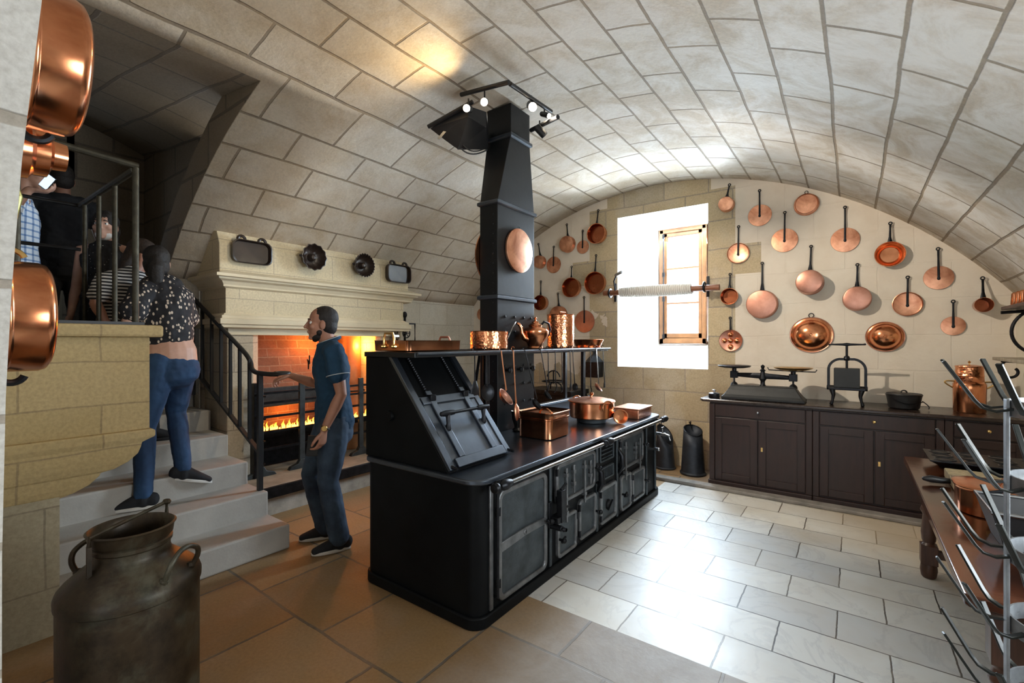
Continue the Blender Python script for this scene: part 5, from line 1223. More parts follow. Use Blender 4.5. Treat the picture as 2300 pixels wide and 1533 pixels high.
# muffin tin
t = root('cast_iron_baking_plate', 'black iron baking plate with round hollows on the far end of the table', 'baking plate', (.56, 3.86, TZ))
MB().quadgrid([[(x, y, TZ+z) for x, y in ((x0, y0), (x1, y0), (x1, y1), (x0, y1))] for (x0, x1, y0, y1, z) in ((.46, .84, 3.78, 3.98, .001), (.38, .92, 3.70, 4.05, .055), (.37, .93, 3.69, 4.06, .06), (.37, .93, 3.69, 4.06, .066))]).build('plate', M_IRON, t, smooth=False)
for i in range(4):
    for j in range(3):
        MB().tube(arc((.445+.135*i, 3.755+.12*j, TZ+.066), (1, 0, 0), (0, 1, 0), .046, 0, 360, 18)[:-1], .006, 6, closed=True).lathe([(.046, TZ+.067), (.03, TZ+.0665), (.001, TZ+.0665)], (.445+.135*i, 3.755+.12*j, 0), (0, 0, 1), 18).build('hollow', M_BLKP, t)
# board with knife
t = root('cutting_board', 'pale thick wooden cutting board on the table behind the copper fish kettle', 'cutting board', (.70, 3.42, TZ))
MB().box((.42, 3.22, TZ+.0005), (.95, 3.60, TZ+.05)).build('board', wood('pale_board_wood', (.42, .33, .19), .5), t, smooth=False, bevel=.006)
t = root('knife', 'knife with a fat black handle sticking out beside the pale cutting board', 'knife', (.36, 3.42, TZ))
MB().limb([(.315, 3.36, TZ+.026), (.34, 3.365, TZ+.028), (.38, 3.375, TZ+.024), (.425, 3.385, TZ+.024)], [.012, .020, .017, .014], n=12).build('grip', M_BLKP, t)
MB().prism([(0, -.012), (.16, -.012), (.20, 0), (.16, .03), (0, .03)], (.425, 3.37, TZ+.0515), (1, 0, 0), (0, 1, 0), (0, 0, .003)).build('blade', M_STEEL, t)
# fish kettle
t = root('copper_fish_kettle', 'big lidded copper fish kettle with brass side handle on the middle of the table', 'fish kettle', (.66, 3.02, TZ))
kx, ky, kw, kd = .665, 2.96, .56, .27
rbox(t, 'kettle', CU, kx, ky, kw, kd, TZ, [(-.006, .001), (0, .006), (0, .108)], .10)
rbox(t, 'cover', CU, kx, ky, kw, kd, TZ, [(.006, .108), (.010, .114), (.010, .122), (.0, .126), (-.05, .128)], .10)
MB().strip([(kx-.14, ky-.005, TZ+.127), (kx-.12, ky-.005, TZ+.17), (kx-.02, ky-.005, TZ+.17), (kx+.0, ky-.005, TZ+.127)], .035, .004, (0, 1, 0)).build('lid_handle', CU, t)
MB().tube([(kx-.20, ky-kd/2-.004, TZ+.055), (kx-.15, ky-kd/2-.008, TZ+.055), (kx-.13, ky-kd/2-.03, TZ+.085), (kx+.05, ky-kd/2-.03, TZ+.085), (kx+.07, ky-kd/2-.008, TZ+.055), (kx+.12, ky-kd/2-.004, TZ+.055)], .009, 8).build('side_handle', BRASS, t)
# black iron box
t = root('black_iron_box', 'open black iron box standing on the table nearer than the fish kettle', 'box', (.70, 2.45, TZ))
b0, b1 = (.41, 2.40), (.93, 2.70)
MB().quadgrid([[(x, y, TZ+z) for x, y in ((b0[0]-e, b0[1]-e), (b1[0]+e, b0[1]-e), (b1[0]+e, b1[1]+e), (b0[0]-e, b1[1]+e))] for e, z in ((-.04, .001), (0, .14), (-.006, .14), (-.05, .012))]).build('box', M_BLKP, t, smooth=False)
MB().tube([(b0[0], b0[1], TZ+.145), (b1[0], b0[1], TZ+.145), (b1[0], b1[1], TZ+.145), (b0[0], b1[1], TZ+.145)], .008, 8, closed=True).build('rim', M_STEEL, t)
MB().tube([(b0[0]+.02, b1[1], TZ+.14), (.60, b1[1]+.0, TZ+.20), (.80, b1[1]+.0, TZ+.20), (b1[0]-.02, b1[1], TZ+.14)], .007, 8).build('bail_handle', M_IRON, t)
t, o = pot(.66, 2.16, .165, .12, 'round copper pan at the near end of the table behind the bottle rack', 'round_copper_pan', 'pan', CU, TZ, flare=1.1)

# ============================================================ BOTTLE DRYING RACK
M_GALV = simple('galvanised_steel', (.26, .28, .30), .45, .6, .35, 16, .15, 50, .2)
M_GALD = simple('dark_oiled_steel', (.016, .020, .019), .36, .2, .4, 14, .15, 50, .2)
dc = V((.424, 1.665, 0)); dr = .112
t = root('bottle_drying_rack', 'tall metal bottle drying rack bristling with upturned prongs at the right edge', 'bottle rack', dc)
az0 = math.atan2(-dc.y, -dc.x)                       # towards the eye
RZ = [1.335, 1.150, .975, .805, .64]
for i, z in enumerate(RZ):
    n = 40; ri = dr; R = []
    for dz, rr in ((-.02, ri), (.02, ri), (.02, ri-.004), (-.02, ri-.004), (-.02, ri)):
        R.append([(dc.x+rr*math.cos(2*PI*k/n), dc.y+rr*math.sin(2*PI*k/n), z+dz) for k in range(n)])
    MB().quadgrid(R, caps=False).build('ring', M_GALV, t)
for k in range(4):
    a = az0-1.25+k*PI/2; p = dc+V((math.cos(a), math.sin(a), 0))*(dr+.004)
    MB().bar((p.x, p.y, .0), (p.x, p.y, RZ[0]+.022), .024, .006, (-math.sin(a), math.cos(a), 0)).build('upright', M_GALV, t, bevel=.001)
for i, z in enumerate(RZ):
    n = 10
    for k in range(n):
        a = az0+2*PI*(k+.5*(i % 2)+.25)/n; d = V((math.cos(a), math.sin(a), 0)); s_ = V((-d.y, d.x, 0)); p = dc+d*(dr-.004)+V((0, 0, z))
        pts = [p, p+d*.035+V((0, 0, -.008)), p+d*.06+V((0, 0, .0)), p+d*.075+V((0, 0, .018)), p+d*.135+V((0, 0, .115))]
        MB().strip(pts, .013, .006, s_).build('prong', M_GALD, t, bevel=.0012)

# ============================================================ WALL BRACKETS AT THE RIGHT
M_SHW = wood('greyish_shelf_wood', (.30, .25, .18), .6)
def brshelf(y0, y1, z, dpt, label, cat='shelf', mat=M_SHW):
    t = root('wall_shelf', label, cat, (XR, (y0+y1)/2, z), 'shelves on scrolled brackets on the right wall')
    MB().box((XR-dpt, y0, z-.025), (XR-.001, y1, z)).build('board', mat, t, smooth=False, bevel=.004)
    return t
xs_ = XR-.21
t = brshelf(4.05, 5.33, 1.375, .21, 'pale wooden shelf low on the right wall above the canister')
y = 5.22
MB().tube([(XR-.005, y, 1.34), (xs_+.03, y, 1.345)]+arc((xs_+.085, y, 1.27), (1, 0, 0), (0, 0, 1), .075, 120, 400, 18, .03), .010, 8).tube([(XR-.012, y, 1.35), (XR-.012, y, 1.15)], .010, 8).build('scroll_bracket', M_IRON, t)
t = brshelf(3.6, 5.00, 1.760, .22, 'dark shelf higher on the right wall carrying small copper moulds', mat=M_DKW)
y = 4.95
MB().tube([(XR-.23, y, 1.715), (XR-.05, y, 1.725)], .012, 8).tube(arc((XR-.0, y, 1.56), (1, 0, 0), (0, 0, 1), .19, 100, 250, 18, .16), .011, 8).build('curved_bracket', M_IRON, t)
tm = root('copper_mould', 'small ribbed copper mould standing in the row on the upper wall shelf', 'mould', (XR-.16, 4.86, 1.761), 'row of small copper moulds on the upper wall shelf')
n = 40
MB().quadgrid([[(XR-.16+r*(1+.10*math.cos(10*2*PI*k/n))*math.cos(2*PI*k/n), 4.86+r*(1+.10*math.cos(10*2*PI*k/n))*math.sin(2*PI*k/n), 1.761+z) for k in range(n)] for r, z in ((.030, 0), (.034, .01), (.030, .085), (.02, .095), (.004, .096))]).build('mould_body', CU, tm)
MB().tube(arc((XR-.16, 4.86, 1.765), (1, 0, 0), (0, 1, 0), .037, 0, 360, 20)[:-1], .003, 6, closed=True).build('rim', CU, tm)
for i in range(1, 7):
    c = copy_tree(tm); c.location = (XR-.16+(.075 if i % 2 else 0), 4.86-.05*i, 1.761)

# ============================================================ PEOPLE
def skin(name, col): return simple(name, col, .5, 0, .12, 12)
SK1, SK2, SK3 = skin('skin_tanned', (.42, .20, .13)), skin('skin_light', (.52, .30, .22)), skin('skin_warm_brown', (.30, .15, .10))
def fabric(name, col, var=.2, rough=.85): return simple(name, col, rough, 0, var, 7, .25, 160)
def fit(a, b, t): return V(a)*(1-t)+V(b)*t
def head_mb(m, c, f, u, k=1.0):
    c, f, u = V(c), V(f).normalized(), V(u).normalized(); l = u.cross(f).normalized(); f = l.cross(u)
    ax = (l, f, u); E = lambda a, b, d, r: m.ell(c+(l*a+f*b+u*d)*k, tuple(x*k for x in r), 18, ax)
    E(0, -.012, .030, (.074, .094, .086)); E(0, .022, -.030, (.062, .068, .088)); E(0, .045, -.085, (.040, .040, .032)); E(0, .068, -.106, (.020, .020, .016))
    E(0, .078, .020, (.046, .014, .011)); E(0, .086, -.060, (.021, .011, .006)); E(0, .084, -.070, (.019, .011, .006))
    for s_ in (-1, 1): E(s_*.074, -.008, -.018, (.010, .020, .032)); E(s_*.042, .062, -.030, (.020, .018, .018))
    m.limb([c+(f*.082+u*.012)*k, c+(f*.098-u*.012)*k, c+(f*.108-u*.030)*k], [.008*k, .010*k, .012*k], n=10)
    m.limb([c+(f*.092-u*.038+l*.010)*k, c+(f*.092-u*.038-l*.010)*k], [.007*k, .007*k], n=8)
def hand_mb(m, w, d, pn, thumb, curl=35, k=1.0, spread=1.0):
    """w wrist, d pointing direction, pn palm normal, thumb +-1 along pn x d"""
    w, d, pn = V(w), V(d).normalized(), V(pn).normalized(); pn = (pn-d*pn.dot(d)).normalized(); s_ = pn.cross(d)*thumb
    m.limb([w-d*.01*k, w+d*.035*k, w+d*.075*k, w+d*.090*k], [(.026*k, .019*k), (.034*k, .015*k), (.040*k, .014*k), (.038*k, .012*k)], side=s_, n=14)
    for i, (o, L) in enumerate(((.029, .92), (.010, 1.0), (-.010, .95), (-.029, .76))):
        p = w+(d*(.088 if i in (1, 2) else .082)+s_*o)*k; a = math.radians(curl*(.55+.08*i)); pts = [p]; q = d
        for L_, da in ((.044, 1), (.028, 1.15), (.022, .8)):
            q = (Matrix.Rotation(-a*da, 3, s_.cross(V((0, 0, 0))) if 0 else (d.cross(pn)).normalized())@q) if 0 else (q*math.cos(a*da)+(pn if len(pts) == 1 else pq)*math.sin(a*da)).normalized()
            pq = (pn-q*pn.dot(q)); 
            if pq.length < .05: pq = -d
            pq = (pq-q*pq.dot(q)).normalized()
            p = p+(q+s_*(o*1.5*spread))*(L_*L*k); pts.append(p)
        m.limb(pts, [.0098*k, .0092*k, .0085*k, .0072*k], n=8)
    b = w+(d*.028+s_*.026)*k
    m.limb([b, b+(d*.028+s_*.026+pn*.010)*k, b+(d*.058+s_*.034+pn*.022)*k, b+(d*.080+s_*.030+pn*.034)*k], [.014*k, .0125*k, .0105*k, .008*k], n=8)
def chain(a, b, c, r, n1=3, n2=3):
    pts = [fit(a, b, i/n1) for i in range(n1)]+[fit(b, c, i/n2) for i in range(n2+1)]
    return pts, r
def person(label, J, L, mats, hk=1.0, female=False, vox=.006, sleeve=.45, loose=0.0, group=None, hands=None, sleeve_mat=None, bare=False, torso_end=0.0):
    """J: world joints; L: unit vector to the figure's left"""
    g = {k: V(v) for k, v in J.items() if not isinstance(v, (int, float, bool))}; L = V(L).normalized()
    feet = (g['al']+g['ar'])/2; t = root('person', label, 'person', (feet.x, feet.y, min(g['al'].z, g['ar'].z)-.085), group)
    P, Cc_, N = g['pelvis'], g['chest'], g['neck']; w = .90 if female else 1.0
    up = (N-P).normalized()
    tor = [P-up*.06, P+up*.06, fit(P, Cc_, .45), fit(P, Cc_, .8), Cc_, fit(Cc_, N, .45), fit(Cc_, N, .72), N]
    tr = [(.160, .115), (.165, .118), ((.135 if female else .155), .105), (.155*w, .112), (.172*w, .118), (.178*w, .105), (.13*w, .085), (.060, .058)]
    def legs(m, e, cut=1.0, hem=0):
        for h, k_, a_ in (('hl', 'kl', 'al'), ('hr', 'kr', 'ar')):
            A, K, B = g[h], g[k_], g[a_]
            m.limb([A+V((0, 0, .02)), fit(A, K, .3), fit(A, K, .7), K, fit(K, B, .3), fit(K, B, .65), fit(K, B, cut)], [.090+e, .090+e, .070+e, .055+e, .052+e+hem*.3, .041+e+hem*.7, .034+e+hem], n=16)
    def arms(m, e, upto=1.0, sd=('l', 'r')):
        for s_ in sd:
            S_, E_, W_ = g['s'+s_], g['e'+s_], g['w'+s_]; k = w*(1 if not bare else 1)
            pts = [fit(N, S_, .55)-up*.01, S_, fit(S_, E_, .35), fit(S_, E_, .75), E_, fit(E_, W_, .3), fit(E_, W_, .7), W_]; r = [.055*k, .058*k, .049*k, .043*k, .038*k, .040*k, .031*k, .025*k]
            if upto < 1:
                pts = [fit(N, S_, .55)-up*.01, S_, fit(S_, E_, upto*.5), fit(S_, E_, upto)]; r = [.058*k+e, .060*k+e, .054*k+e, .052*k+e*1.3]
                m.limb(pts, r, n=16)
            else: m.limb(pts, [x+e for x in r], n=14)
    # body: one continuous skin
    m = MB(); m.limb(tor, tr, side=L, n=20)
    m.ell(P-up*.03, (.16, .12, .11), 18, (L, up.cross(L), up)); legs(m, -.004); arms(m, 0)
    H, hf = g['head'], V(J['hf']).normalized(); hu = V(J.get('hu', (0, 0, 1)))
    m.limb([N-up*.05, fit(N, H, .4), fit(N, H, .75)], [.062*w, .056*w, .055*w], n=16)
    head_mb(m, H, hf, hu, hk)
    for s_ in ('l', 'r'):
        hd = (hands or {}).get(s_); d = (g['w'+s_]-g['e'+s_]).normalized()
        if hd: hand_mb(m, g['w'+s_], hd[0] or d, hd[1], hd[2], hd[3])
        else: hand_mb(m, g['w'+s_], d, -L if s_ == 'l' else L, 1 if s_ == 'l' else -1, 30)
    body = m.build('body', mats['skin'], t, voxel=vox, smo=2)
    # trousers, shirt
    if mats.get('legs'):
        m = MB(); bk = L.cross(up).normalized()
        m.ell(P-up*.055, (.168, .130, .125), 18, (L, up.cross(L), up))
        m.limb([P-up*.10, P-up*.045], [(.172, .124), (.168, .120)], side=L, n=20); legs(m, .010+loose*.5, .97, .010+loose)
        m.build('trousers', mats['legs'], t, voxel=.008, smo=2, disp=(.07, .012))
    m = MB(); e = .012+J.get('wide', 0)
    lo = int(torso_end); tt = tor[1+lo:-1]; rr_ = [(a+e, b+e) for a, b in tr[1+lo:-1]]
    if not lo and not J.get('tucked'): tt = [P-up*.02]+tt; rr_ = [(.178, .136)]+rr_
    m.limb(tt, rr_, side=L, n=22)
    if not bare: arms(m, e+.004, sleeve)
    sh = m.build('dress' if bare else 'shirt', mats['shirt'], t, voxel=.008, smo=2, disp=(.08, .024))
    # hair
    c, f = V(H), hf; u = hu.normalized(); l = u.cross(f).normalized(); f = l.cross(u)
    m = MB()
    if mats.get('hairstyle') == 'short':
        m.ell(c+(u*.036-f*.024)*hk, (.079*hk, .092*hk, .088*hk), 20, (l, f, u)); m.ell(c+(-u*.02-f*.045)*hk, (.074*hk, .062*hk, .075*hk), 18, (l, f, u))
    elif mats.get('hairstyle') == 'tied':
        m.ell(c+(u*.034-f*.020)*hk, (.084*hk, .100*hk, .092*hk), 20, (l, f, u)); m.ell(c+(-u*.03-f*.045)*hk, (.082*hk, .072*hk, .09*hk), 18, (l, f, u))
        m.limb([c-f*.09+u*.02, c-f*.125-u*.05, c-f*.11-u*.15, c-f*.09-u*.24], [.035, .048, .045, .02], n=12)
    elif mats.get('hairstyle') == 'long':
        m.ell(c+(u*.034-f*.020)*hk, (.086*hk, .100*hk, .092*hk), 20, (l, f, u)); m.limb([c-f*.05+u*.02, c-f*.065-u*.10, c-f*.07-u*.22], [(.09, .06), (.10, .05), (.09, .03)], side=l, n=16)
    hr = m.build('hair', mats['hair'], t, voxel=.007, smo=1, disp=(.03, .006))
    for s_ in (-1, 1):
        ey = MB().ell(c+(f*.068+u*.0+l*(s_*.031))*hk, (.0125*hk,)*3, 12, (l, f, u)).build('eye', EYEM, t)
        MB().ell(c+(f*.0775+u*.0+l*(s_*.031))*hk, (.0055*hk, .0045*hk, .0055*hk), 10, (l, f, u)).build('iris', M_BLKP, ey)
        MB().limb([c+(f*.082+u*.020+l*(s_*.014))*hk, c+(f*.086+u*.026+l*(s_*.030))*hk, c+(f*.072+u*.020+l*(s_*.050))*hk], [.004, .0045, .003], n=8).build('eyebrow', mats['hair'], t)
    # shoes
    for a_, td in (('al', 'tl'), ('ar', 'tr')):
        A = g[a_]; d = V(J[td]).normalized(); dn = V(J.get(td+'n', (0, 0, -1))).normalized(); sd = d.cross(dn).normalized(); base = A+dn*.062
        ms = mats.get('shoe_len', 1.0)
        so = MB().limb([base-d*.055+dn*-.03, base+d*.02-dn*.035, base+d*.09-dn*.018, base+d*.165*ms+dn*.0], [(.036, .048), (.040, .048), (.042, .034), (.036, .022)], side=sd, n=16)
        so.limb([A+dn*.0, base-dn*.02], [.046, .046], n=14)
        s0 = so.build('shoe', mats['shoe'], t, voxel=.006, smo=2)
        m = MB(); pl = []
        for i in range(20):
            a = 2*PI*i/20; x = math.cos(a); y = math.sin(a); pl.append((.055+.135*x*ms, (.040+.008*x)*y))
        m.prism(pl, base+dn*.003, d, sd, dn*.024); m.build('sole', mats['sole'], s0, bevel=.006)
        for i in range(4):
            q = base+d*(.03+.022*i)-dn*(.052-.006*i); MB().tube([q-sd*.018, q-dn*.004, q+sd*.018], .0028, 6).build('lace', mats['sole'] if mats.get('wl') else M_BLKP, s0)
    return t, g, body
EYEM = simple('eye_white', (.7, .68, .64), .3)
WHITE = fabric('white_rubber', (.62, .60, .56), .08)
BLKF = fabric('black_fabric', (.010, .011, .014)); BLKH = simple('black_hair', (.012, .009, .008), .68, 0, .5, 60, .8, 90); BRNH = simple('dark_brown_hair', (.030, .018, .012), .68, 0, .5, 60, .8, 90)
NAVY = fabric('navy_polo_cotton', (.010, .050, .105), .15)
def denim(name, lo, hi):
    s = M(name); v = s.obj(); f = s.noise(3.2, 5, .6, v); s.l(s.ramp(f, [(.38, lo), (.62, hi)]), s.b.inputs['Base Color']); s.set('Roughness', .85); s.bump(s.noise(140, 3, .6, v), .3, .002); return s.m
JEAN1 = denim('blue_jeans', (.015, .028, .055), (.06, .10, .16)); JEAN2 = denim('dark_blue_jeans', (.008, .028, .075), (.018, .06, .14))

# --- the man at the foot of the stairs
O = V((-3.09, 1.95, 0)); f = V((-.537, -.843, 0)); l = V((.843, -.537, 0))
def q(a, b, z): return O+f*a+l*b+V((0, 0, z))
J = dict(pelvis=q(-.035, 0, .94), chest=q(-.01, 0, 1.30), neck=q(.005, 0, 1.475), head=q(.055, .0, 1.635), hf=f+V((0, 0, -.22)),
    sl=q(-.03, .185, 1.425), sr=q(.01, -.185, 1.425), el=q(-.075, .235, 1.135), er=q(.09, -.275, 1.165), wl=q(.035, .235, .895), wr=q(.27, -.285, 1.235),
    hl=q(-.03, .088, .90), hr=q(-.01, -.088, .90), kl=q(.01, .10, .50), kr=q(.13, -.12, .52), al=q(-.065, .10, .09), ar=q(.03, -.16, .09), tl=f*1+l*.12, tr=f*1-l*.05)
mats = dict(skin=SK1, shirt=NAVY, legs=JEAN1, hair=BLKH, shoe=BLKF, sole=WHITE, hairstyle='short', wl=1)
hands = dict(r=(f*.9+V((0, 0, -.05))-l*.1, V((0, 0, -1))+f*.2, -1, 58), l=(V((0, 0, -1))+f*.14, -l*.5+f*.6, 1, 48))
man, g, body = person('man in navy polo shirt and blue jeans standing at the foot of the stairs', J, l, mats, 1.02, False, .0045, .52, .012, None, hands)
c = g['head']; u = V((0, 0, 1)); hf = V(J['hf']).normalized(); uu = (u-hf*u.dot(hf)).normalized()
m = MB(); ax = (l, hf, uu)
m.ell(c+hf*.046-uu*.088, (.050, .046, .036), 16, ax); m.ell(c+hf*.030-uu*.062, (.0665, .036, .036), 16, ax); m.ell(c+hf*.068-uu*.106, (.026, .022, .022), 14, ax)
m.limb([c+hf*.084-uu*.050+l*.026, c+hf*.094-uu*.047, c+hf*.084-uu*.050-l*.026], [.005, .006, .005], n=8); m.build('beard', BLKH, man, voxel=.005, smo=2, disp=(.02, .004))
MB().tube([V(g['neck'])+V((0, 0, .025))+(l*math.cos(a)*.070+f*(math.sin(a)*.074))+V((0, 0, -.030*math.sin(a))) for a in [2*PI*i/24 for i in range(24)]], .0125, 8, closed=True).build('collar', NAVY, man)
tp = fabric('light_piping', (.45, .50, .55), .05)
MB().tube([V(g['neck'])+V((0, 0, .039))+(l*math.cos(a)*.072+f*(math.sin(a)*.076))+V((0, 0, -.030*math.sin(a))) for a in [2*PI*i/24 for i in range(24)]], .0035, 6, closed=True).build('collar_piping', tp, man)
def bandring(p, axis, r, w, name, mat, par):
    x, y, z = frame(axis); MB().tube([V(p)+x*(r*math.cos(a))+y*(r*math.sin(a)) for a in [2*PI*i/20 for i in range(20)]], w, 8, closed=True).build(name, mat, par)
for s_ in 'lr':
    p = fit(g['s'+s_], g['e'+s_], .545); bandring(p, g['e'+s_]-g['s'+s_], .077, .0035, 'sleeve_piping', tp, man)
p = fit(g['el'], g['wl'], .93); wa = g['wl']-g['el']; bandring(p, wa, .0275, .007, 'watch_strap', M_BLKP, man)
MB().lathe([(.001, .012), (.017, .012), (.020, .008), (.020, 0), (.001, 0)], p+l*.028+f*.006, l, 20).build('watch', BRASS, man)
wf = MB().tube([q(.135, .03, 1.37)+V((0, 0, .03*math.sin(a)))+l*(.022*math.cos(a)) for a in [2*PI*i/14 for i in range(14)]], .004, 6, closed=True).tube([q(.145, -.03, 1.33)+V((0, 0, .03*math.sin(a)))+l*(.022*math.cos(a)) for a in [2*PI*i/14 for i in range(14)]], .004, 6, closed=True).tube([q(.14, .03, 1.36), q(.15, .0, 1.37), q(.145, -.03, 1.34)], .004, 6)
wf.build('sunglasses', M_BLKP, man)
ph = root('black_phone', 'dark phone held in the lowered hand of the man in the navy polo', 'phone', q(.085, .19, .79))
MB().bar(q(.10, .195, .855), q(.115, .195, .715), .075, .010, (f.x, f.y, .1)).build('case', M_BLKP, ph, bevel=.003)

# --- the woman climbing in the flowered shirt
def petals():
    s = M('black_shirt_with_cream_petals'); w = s.n('ShaderNodeTexVoronoi', _Scale=36, _Randomness=.9); mp = s.n('ShaderNodeMapping'); mp.inputs['Scale'].default_value = (1.25, 1.25, .75); s.l(s.obj(), mp.inputs[0]); s.l(mp.outputs[0], w.inputs['Vector'])
    s.l(s.ramp(w.outputs['Distance'], [(.27, (.62, .52, .42)), (.33, (.010, .010, .014))]), s.b.inputs['Base Color']); s.set('Roughness', .8); return s.m
Xw = -3.98
def w_(u, v, dx=0): return atX(u, v, Xw+dx)
fw = V((-.95, .30, 0)).normalized(); lw = V((0, 0, 1)).cross(fw)
pel = w_(383, 806)
J = dict(pelvis=pel, chest=w_(368, 690, -.06), neck=w_(358, 632, -.08), head=w_(352, 588, -.12), hf=fw+V((0, 0, -.25)),
    sl=w_(318, 662, -.02), sr=w_(408, 668, -.10), el=w_(286, 720, .04), er=w_(424, 740, -.08), wl=w_(296, 770, -.16), wr=w_(421, 800, -.22),
    hl=w_(358, 822, .02), hr=w_(404, 822, -.02), kl=w_(326, 960, .0), kr=w_(396, 925, -.10), al=w_(322, 1112, .06), ar=w_(412, 1052, .02),
    wide=.016, tl=V((-.45, -.95, 0)), tr=V((.15, .95, -.28)))
mats = dict(skin=SK2, shirt=petals(), legs=JEAN2, hair=BLKH, shoe=BLKF, sole=WHITE, hairstyle='tied', wl=1)
person('woman in black petal-print shirt and jeans climbing the stairs, seen from behind', J, lw, mats, .98, True, .006, .62, .0, None, None, torso_end=1)

# --- visitors crowding higher up behind the balcony railing
def stripes(name, axis, sc, a, b):
    s = M(name); w = s.n('ShaderNodeTexWave', _Scale=sc, bands_direction=axis); s.l(s.obj(), w.inputs['Vector'])
    s.l(s.ramp(w.outputs[1], [(.45, a), (.55, b)]), s.b.inputs['Base Color']); s.set('Roughness', .85); return s.m
def plaid():
    s = M('blue_plaid_cotton'); o = s.obj(); w = s.n('ShaderNodeTexWave', _Scale=7, bands_direction='Z'); w2 = s.n('ShaderNodeTexWave', _Scale=7, bands_direction='Y'); s.l(o, w.inputs['Vector']); s.l(o, w2.inputs['Vector'])
    c = s.mix(1, s.ramp(w.outputs[1], [(.12, (.25, .38, .6)), (.25, (.75, .82, .9))]), s.ramp(w2.outputs[1], [(.12, (.35, .45, .62)), (.25, (1, 1, 1))]), 'MULTIPLY')
    s.l(c, s.b.inputs['Base Color']); s.set('Roughness', .85); return s.m
STR = stripes('black_white_striped_jersey', 'Z', 13, (.012, .012, .014), (.62, .60, .57))
def dots():
    s = M('black_dotted_dress'); w = s.n('ShaderNodeTexVoronoi', _Scale=42, _Randomness=.5); s.l(s.obj(), w.inputs['Vector'])
    s.l(s.ramp(w.outputs['Distance'], [(.14, (.5, .48, .45)), (.18, (.01, .01, .012))]), s.b.inputs['Base Color']); s.set('Roughness', .85); return s.m
def standing(x, y, z0, H, f, lean=0, turn=0, arms_=None, female=False):
    """an upright figure of height H with joints from proportions"""
    f = V(f).normalized(); l = V((0, 0, 1)).cross(f); k = H/1.75; o = V((x, y, z0))
    q = lambda a, b, z: o+(f*(a+lean*max(0, z-.9))+l*b+V((0, 0, z)))*k; sw = .165 if female else .185
    J = dict(pelvis=q(0, 0, .95), chest=q(0, 0, 1.28), neck=q(0, 0, 1.46), head=q(.02, 0, 1.62), hf=f, sl=q(0, sw, 1.41), sr=q(0, -sw, 1.41), el=q(-.03, sw+.06, 1.12), er=q(-.03, -sw-.06, 1.12),
        wl=q(.06, sw+.07, .88), wr=q(.06, -sw-.07, .88), hl=q(0, .088, .9), hr=q(0, -.088, .9), kl=q(.01, .09, .5), kr=q(.01, -.09, .5), al=q(-.02, .10, .09), ar=q(-.02, -.10, .09), tl=f, tr=f)
    if arms_: J.update({a: q(*b) for a, b in arms_.items()})
    return J, l
GRP = None
# tall man in black, his back turned
J, l_ = standing(-5.62, .95, 1.232, 1.84, (-1, .05, 0))
person('tall man in black T-shirt seen from behind, head against the bright doorway', J, l_, dict(skin=SK3, shirt=BLKF, legs=BLKF, hair=BLKH, shoe=BLKF, sole=BLKF, hairstyle='short'), 1.05, False, .009)
# woman with a white face mask looking down
J, l_ = standing(-4.90, 1.10, .88, 1.68, (.78, -.62, 0), .03, female=True, arms_=dict(el=(-.02, .22, 1.10), wl=(.10, .20, .90), er=(-.02, -.23, 1.10), wr=(.08, -.22, .86)))
J['hf'] = V((.78, -.5, -.45))
pm, g, b_ = person('woman with white face mask and sleeveless dotted black dress behind the railing', J, l_, dict(skin=SK2, shirt=dots(), legs=BLKF, hair=BLKH, shoe=BLKF, sole=BLKF, hairstyle='tied'), 1.0, True, .008, bare=True)
c = g['head']; hf = J['hf'].normalized(); uu = (V((0, 0, 1))-hf*hf.z).normalized(); ll = uu.cross(hf)
MB().ell(c+hf*.060-uu*.058, (.056, .048, .048), 16, (ll, hf, uu)).build('face_mask', fabric('white_mask', (.75, .75, .74), .04), pm)
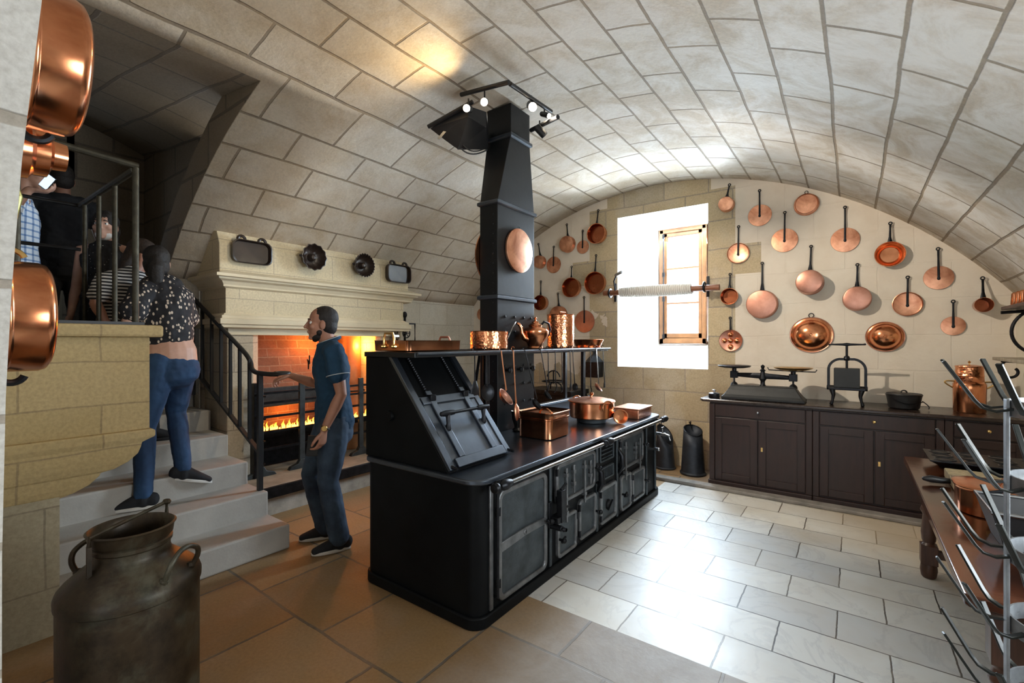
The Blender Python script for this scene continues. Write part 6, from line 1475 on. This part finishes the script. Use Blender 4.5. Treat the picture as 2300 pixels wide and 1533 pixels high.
# person in the striped jersey bending down
Jb = dict(pelvis=atX(262, 738, -4.46), chest=atX(272, 655, -4.38), neck=atX(300, 612, -4.33), head=atX(322, 572, -4.34), hf=V((.3, .9, -.35)), hu=(.2, .3, 1),
    sl=atX(318, 640, -4.46), sr=atX(236, 632, -4.28), el=atX(330, 700, -4.4), er=atX(214, 682, -4.24), wl=atX(322, 745, -4.3), wr=atX(238, 722, -4.16),
    hl=atX(282, 752, -4.52), hr=atX(244, 752, -4.42), kl=V((-4.50, 1.28, 1.12)), kr=V((-4.47, 1.10, 1.12)), al=V((-4.52, 1.28, .794)), ar=V((-4.50, 1.08, .794)), tl=V((.3, .9, 0)), tr=V((.3, .9, 0)))
person('person in black and white striped jersey bending down behind the railing', Jb, V((-.9, .35, .2)), dict(skin=SK1, shirt=STR, legs=BLKF, hair=BRNH, shoe=BLKF, sole=BLKF, hairstyle='long'), .97, True, .008, .6)
# person in plaid shirt holding up a phone
J, l_ = standing(-5.02, .60, 1.056, 1.82, (.2, .95, 0), .0)
J.update(head=atX(56, 385, -5.05), er=atX(40, 500, -4.78), wr=atX(66, 425, -4.74), el=atX(8, 520, -5.1), wl=atX(40, 470, -4.95))
J['er'] = atX(22, 468, -4.80)
person('person in light blue plaid shirt holding up a phone at the far left', J, l_, dict(skin=SK2, shirt=plaid(), legs=JEAN2, hair=BRNH, shoe=BLKF, sole=BLKF, hairstyle='short'), 1.0, False, .008, .85,
    hands=dict(r=(V((.1, .9, .05)), V((0, 0, 1)), 1, 50)))
pp = root('lit_phone', 'phone with glowing screen held up behind the balcony railing', 'phone', atX(107, 408, -4.70))
c = atX(107, 408, -4.70); sd = V((.5, .4, .75)).normalized()
MB().bar(c-sd*.055, c+sd*.055, .010, .062, (.8, -.6, 0)).build('case', M_BLKP, pp, bevel=.002)
scr = M('phone_screen'); scr.set('Emission Color', (.55, .75, 1, 1)); scr.set('Emission Strength', 1.2)
xx, yy, zz_ = frame(sd, (.8, -.6, 0)); MB().bar(c-sd*.050+xx*.006, c+sd*.050+xx*.006, .002, .056, (.8, -.6, 0)).build('screen', scr.m, pp)
